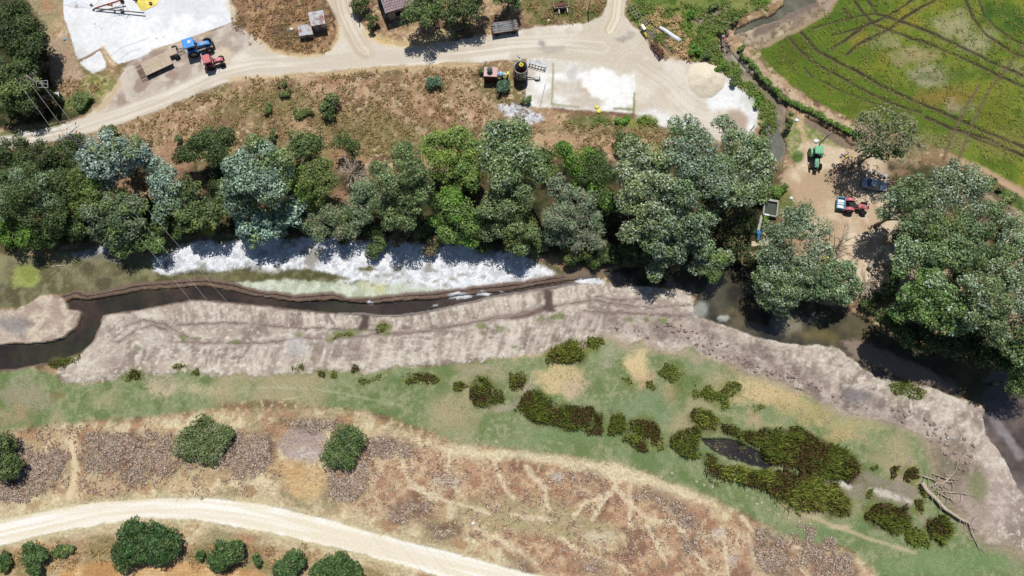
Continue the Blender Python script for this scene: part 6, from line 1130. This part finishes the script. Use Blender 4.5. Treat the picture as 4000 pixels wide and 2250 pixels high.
# sand heap
p=G(2757,312); n=64; V=[];F=[]; rs=np.random.RandomState(9); rings=14
V.append((0,0,1.25))
for j in range(1,rings+1):
    for k in range(n):
        a=6.2832*k/n; q=j/rings; rx=3.45*(1+.04*math.sin(a*3+1)+.02*math.sin(a*9)); x=math.cos(a)*rx*q; y=math.sin(a)*rx*q*1.02; z=1.25*(1-q**1.6)*(1+.25*(float(vn(np.array([x*.9+40]),np.array([y*.9+40]),2)[0])-.5)); V.append((x,y,z-.02 if j==rings else z))
F=[(0,1+k,1+(k+1)%n) for k in range(n)]
for j in range(rings-1):
    for k in range(n): F.append((1+j*n+k,1+(j+1)*n+k,1+(j+1)*n+(k+1)%n,1+j*n+(k+1)%n))
m=MB(); m.add(V,F); o=m.build('sand_heap',M['heap_sand'],smooth=True); o.location=(p.x,p.y,.02); tag(o,'low round heap of cream coloured sand in the yard','heap')
# sheets, tyres and auger on the left pad
def sheet(name,poly_,m,label,cat='tarpaulin',seed=1,hgt=.35):
    pts=[G(u,v) for u,v in poly_]; c=sum(pts,Vector())/len(pts); rs=np.random.RandomState(seed); V=[(0,0,hgt)];F=[];R_=7;n=len(pts)*6
    def edge(t):
        i=int(t*len(pts))%len(pts); f=t*len(pts)-int(t*len(pts)); return pts[i].lerp(pts[(i+1)%len(pts)],f)-c
    for j in range(1,R_+1):
        for k in range(n):
            e=edge(k/n)*(j/R_); V.append((e.x,e.y,hgt*(1-(j/R_)**2)*(.5+rs.rand()*.8)+.02))
    F=[(0,1+k,1+(k+1)%n) for k in range(n)]+[(1+j*n+k,1+(j+1)*n+k,1+(j+1)*n+(k+1)%n,1+j*n+(k+1)%n) for j in range(R_-1) for k in range(n)]
    m_=MB(); m_.add(V,F); o=m_.build(name,M[m],smooth=True); o.location=(c.x,c.y,.08); return tag(o,label,cat)
sheet('tarpaulin',[(512,-30),(530,8),(550,40),(566,42),(615,20),(625,-10),(620,-50)],'tarp_yellow','yellow tarpaulin weighted with tyres on the concrete',seed=2)
sheet('tarpaulin',[(250,-40),(252,22),(300,30),(350,33),(375,20),(395,-10),(380,-50)],'tarp_white','white tarpaulin with faint pink letters on the concrete',seed=3,hgt=.25)
sheet('tarpaulin',[(275,-50),(285,0),(345,8),(365,-5),(370,-50)],'tarp_grey','dark grey tarpaulin folded at the top edge',seed=4,hgt=.5)
pm('faded_pink',(225,165,190),rough=.6)
wt=[o for o in COL.objects if o.get('label','').startswith('white tarpaulin')][0]
def mk(pts):
    b=MB(); b.tube([G(u,v)-Vector((wt.location.x,wt.location.y,0))+Vector((0,0,.22)) for u,v in pts],.035,6); b.build('printed_mark',M['faded_pink'],wt)
mk([(297.5,13),(298,11),(302,9.8),(309,10.2)]); mk([(298.5,15),(297.5,19),(299,22),(302,24),(306,22.8),(308,20.5)]); mk([(297,25.5),(295,29),(297.5,31),(301.5,30.5),(301,26)]); mk([(302,25),(304,26.5)]); mk([(308.5,30.5),(310,31)])
def tyre(u,v,r,label,z=.12,g='tyres on the yellow tarpaulin',m='rubber'):
    p=G(u,v); b=MB(); b.lathe((0,0,0),[(r*.55,-.09),(r*.9,-.11),(r,0),(r*.9,.11),(r*.55,.09),(r*.5,0),(r*.55,-.09)],'Z',24); o=b.build('weight_ring',M[m],smooth=True); o.location=(p.x,p.y,z+gz(p.x,p.y)+.05); return tag(o,label,'tyre',g)
tyre(534,4,.3,'old tyre at the left corner of the yellow tarpaulin',.3); tyre(592,17,.3,'old tyre at the right side of the yellow tarpaulin',.25); tyre(525,-4,.28,'blue painted tyre at the top edge by the yellow tarpaulin',.3,m='blue_paint')
tyre(3254,645,.3,'old tyre lying alone on the dirt yard',0,g=None)
p=G(470,35); t=empty('grain_auger',(p.x,p.y,0),0,'long grey and red grain auger lying across the concrete yard','auger')
def gl(u,v,h): return G(u,v,h)-Vector((p.x,p.y,0))
b=MB(); b.tube([gl(368,33,.55),gl(563,50,.7)],.12,10); b.build('tube',M['grey_metal'],t,smooth=True)
b=MB(); b.tube([gl(368,33,.6),gl(480,-2,1.3)],.13,8); b.build('boom',M['brick_red'],t)
b=MB(); 
for a,c in (((480,5,2.4),(480,45,1.3)),((483,5,2.4),(483,45,1.3)),((480,15,2.2),(503,42,1.4)),((480,15,2.0),(430,40,1.2)),((418,18,1.6),(475,40,1.2)),((450,32,1.2),(450,22,1.8)),((426,15,1.6),(480,10,2.2))): b.tube([gl(*a),gl(*c)],.03,5)
b.build('brace',M['rust'],t)
for u,v in ((480,8),(480,46)): q=gl(u,v,0); b=MB(); b.lathe((q.x,q.y,.4),[(.1,-.12),(.38,-.12),(.4,0),(.38,.12),(.1,.12)],'Y',18); b.build('wheel',M['rubber'],t,smooth=True)
b=MB(); q=gl(450,36,0); b.box((q.x,q.y,1.4),(.4,.35,.4)); q=gl(432,2,0); b.box((q.x,q.y,1.8),(.9,.5,.3),rz=.3); b.build('motor',M['orange_paint'],t,bevel=.03)
b=MB(); q=gl(368,32,0); b.lathe((q.x,q.y,.9),[(.1,-.2),(.25,-.1),(.25,.2),(.1,.25)],'Z',14); b.build('spout',M['grey_metal'],t,smooth=True)
# small loose things
def blob(name,u,v,r,m,label,cat,h=.25,seed=1,group=None):
    p=P(u,v); rs=np.random.RandomState(seed); b=MB(); n=12; V=[];F=[]
    for j,(q,z) in enumerate(((1,0),(1.05,.35),(.8,.8),(.35,1))):
        for k in range(n): a=6.283*k/n; s=r*q*(.8+.4*rs.rand()); V.append((math.cos(a)*s,math.sin(a)*s*.8,z*h))
    for j in range(3):
        for k in range(n): F.append((j*n+k,j*n+(k+1)%n,(j+1)*n+(k+1)%n,(j+1)*n+k))
    F.append(tuple(3*n+k for k in range(n))); b.add(V,F); o=b.build(name,M[m],smooth=True); o.location=p; return tag(o,label,cat,group)
for i,(n_,u,v,r,m,l,c) in enumerate([('boulder',2143,80,.26,'white_plastic','whitish round stone in the grass above the road','stone'),('boulder',2211,95,.14,'white_plastic','small pale stone at the road edge','stone'),('plastic_bag',252,155,.28,'crate_blue','crumpled light blue bag left of the concrete yard','bag'),
 ('sack',2331,420,.42,'yellow_sack','yellow sack on the pad edge, upper of the two','sack'),('sack',2338,437,.45,'yellow_sack','yellow sack on the pad edge, lower of the two','sack'),('plastic_bag',2068,408,.35,'turquoise','turquoise bag at the lower left pad corner','bag'),
 ('foam_block',3113,470,.4,'white_plastic','white bundle beside the narrow dark bush','bundle'),('foam_block',3366,482,.2,'white_plastic','small white block on the field path','block'),('foam_block',3090,775,.34,'white_plastic','white bag lying at the left of the dirt yard','bag'),('foam_block',3135,828,.26,'white_plastic','small white bag near the grey green poplar','bag'),('plastic_bag',1848,2045,.3,'white_plastic','white bag among dry weeds above the track','bag'),
 ('plastic_bag',1139,115,.35,'white_plastic','white bag left of the tin sheds','bag'),('foam_block',3188,552,.5,'white_plastic','white and cream sacks piled behind the green tractor','sacks'),('plastic_bag',3228,1012,.5,'yellow_sack','yellow sack under the trees at the yard bottom','sack')]):
    blob(n_,u,v,r,m,l,c,seed=i)
b=MB(); a_=P(3092,780); c_=P(3104,790); b.tube([a_+Vector((0,0,.08)),c_+Vector((0,0,.08))],.07,6); tag(b.build('short_pipe',M['white_plastic']),'short white pipe beside the white bag','pipe')
for i,(u,v,l) in enumerate([(3412,673,'white bucket nearest the car bonnet side'),(3431,681,'white bucket second from the left in the row'),(3437,690,'white bucket lowest in the row'),(3454,690,'white bucket at the right end of the row')]):
    p=P(u,v); b=MB(); b.lathe((0,0,0),[(.02,0),(.2,0),(.27,.5),(.29,.52),(.25,.52),(.19,.06),(.02,.06)],'Z',16); o=b.build('bucket',M['white_plastic'],smooth=True); o.location=p; tag(o,l,'bucket','buckets above the parked car')
def litter(name,pp,n,label,cols,seed,smax=.5):
    rs=np.random.RandomState(seed); q,a=inpoly_pts(pp,n,rs); V=[];F=[];cc=[]
    for p in q:
        s=.12+smax*rs.rand()**2; b=MB(); b.box((p[0],p[1],p[2]+.12),(s,s*(.4+.6*rs.rand()),.15+.2*rs.rand()),rz=rs.rand()*3,rx=rs.normal(0,.3),ry=rs.normal(0,.3),taper=.8)
        n0=len(V); V+=b.V; F+=[tuple(i+n0 for i in f) for f in b.F]; cc+=[C(*cols[rs.randint(len(cols))])]*8
    tag(mesh_np(name,np.array(V),np.array(F),M['litter'],cols=np.array(cc)),label,'rubbish',kind='stuff')
M['litter']=mat('litter',attr=True,rough=.6,namt=0)
LC=[(240,242,245),(200,205,210),(150,160,175),(240,230,90),(90,100,120),(120,90,70),(180,150,120),(60,70,95)]
litter('rubbish',[(3262,600),(3300,590),(3330,620),(3350,660),(3420,690),(3400,705),(3300,690),(3275,650)],70,'scattered rubbish under the thin crowned tree',LC,1); litter('farm_rubbish',[(3180,960),(3240,950),(3260,1010),(3220,1030),(3180,1000)],50,'white and yellow rubbish under the trees',LC[:4],2); litter('yard_rubbish',[(3460,900),(3520,920),(3560,980),(3560,1060),(3500,1080),(3480,1000)],24,'grey and white junk in the shade of the grove',LC[:3],3)
for k in range(14):
    u,v=[(1790,1716),(1939,1723),(1860,1735),(2583,1862),(2625,1848),(2720,1880),(2750,1893),(2783,1900),(2955,1966),(2975,1962),(3038,2008),(3080,2020),(3120,2035),(3163,2044)][k]
    p=P(u,v); b=MB(); rs=np.random.RandomState(k); n=26; V=[];F=[]
    for i in range(n):
        a=rs.rand()*6.28; l=.16+.14*rs.rand(); V+=[(0,0,.0),(math.cos(a)*l,math.sin(a)*l,.1+.12*rs.rand()),(math.cos(a+.5)*l*.8,math.sin(a+.5)*l*.8,.12)]; F.append((3*i,3*i+1,3*i+2))
    b.add(V,F); o=b.build('thistle',M['pale_thistle'] if 'pale_thistle' in M else M['wood_grey']); o.location=p; tag(o,'pale round thistle tuft on the lower edge of the meadow','plant','pale thistle tufts along the meadow')
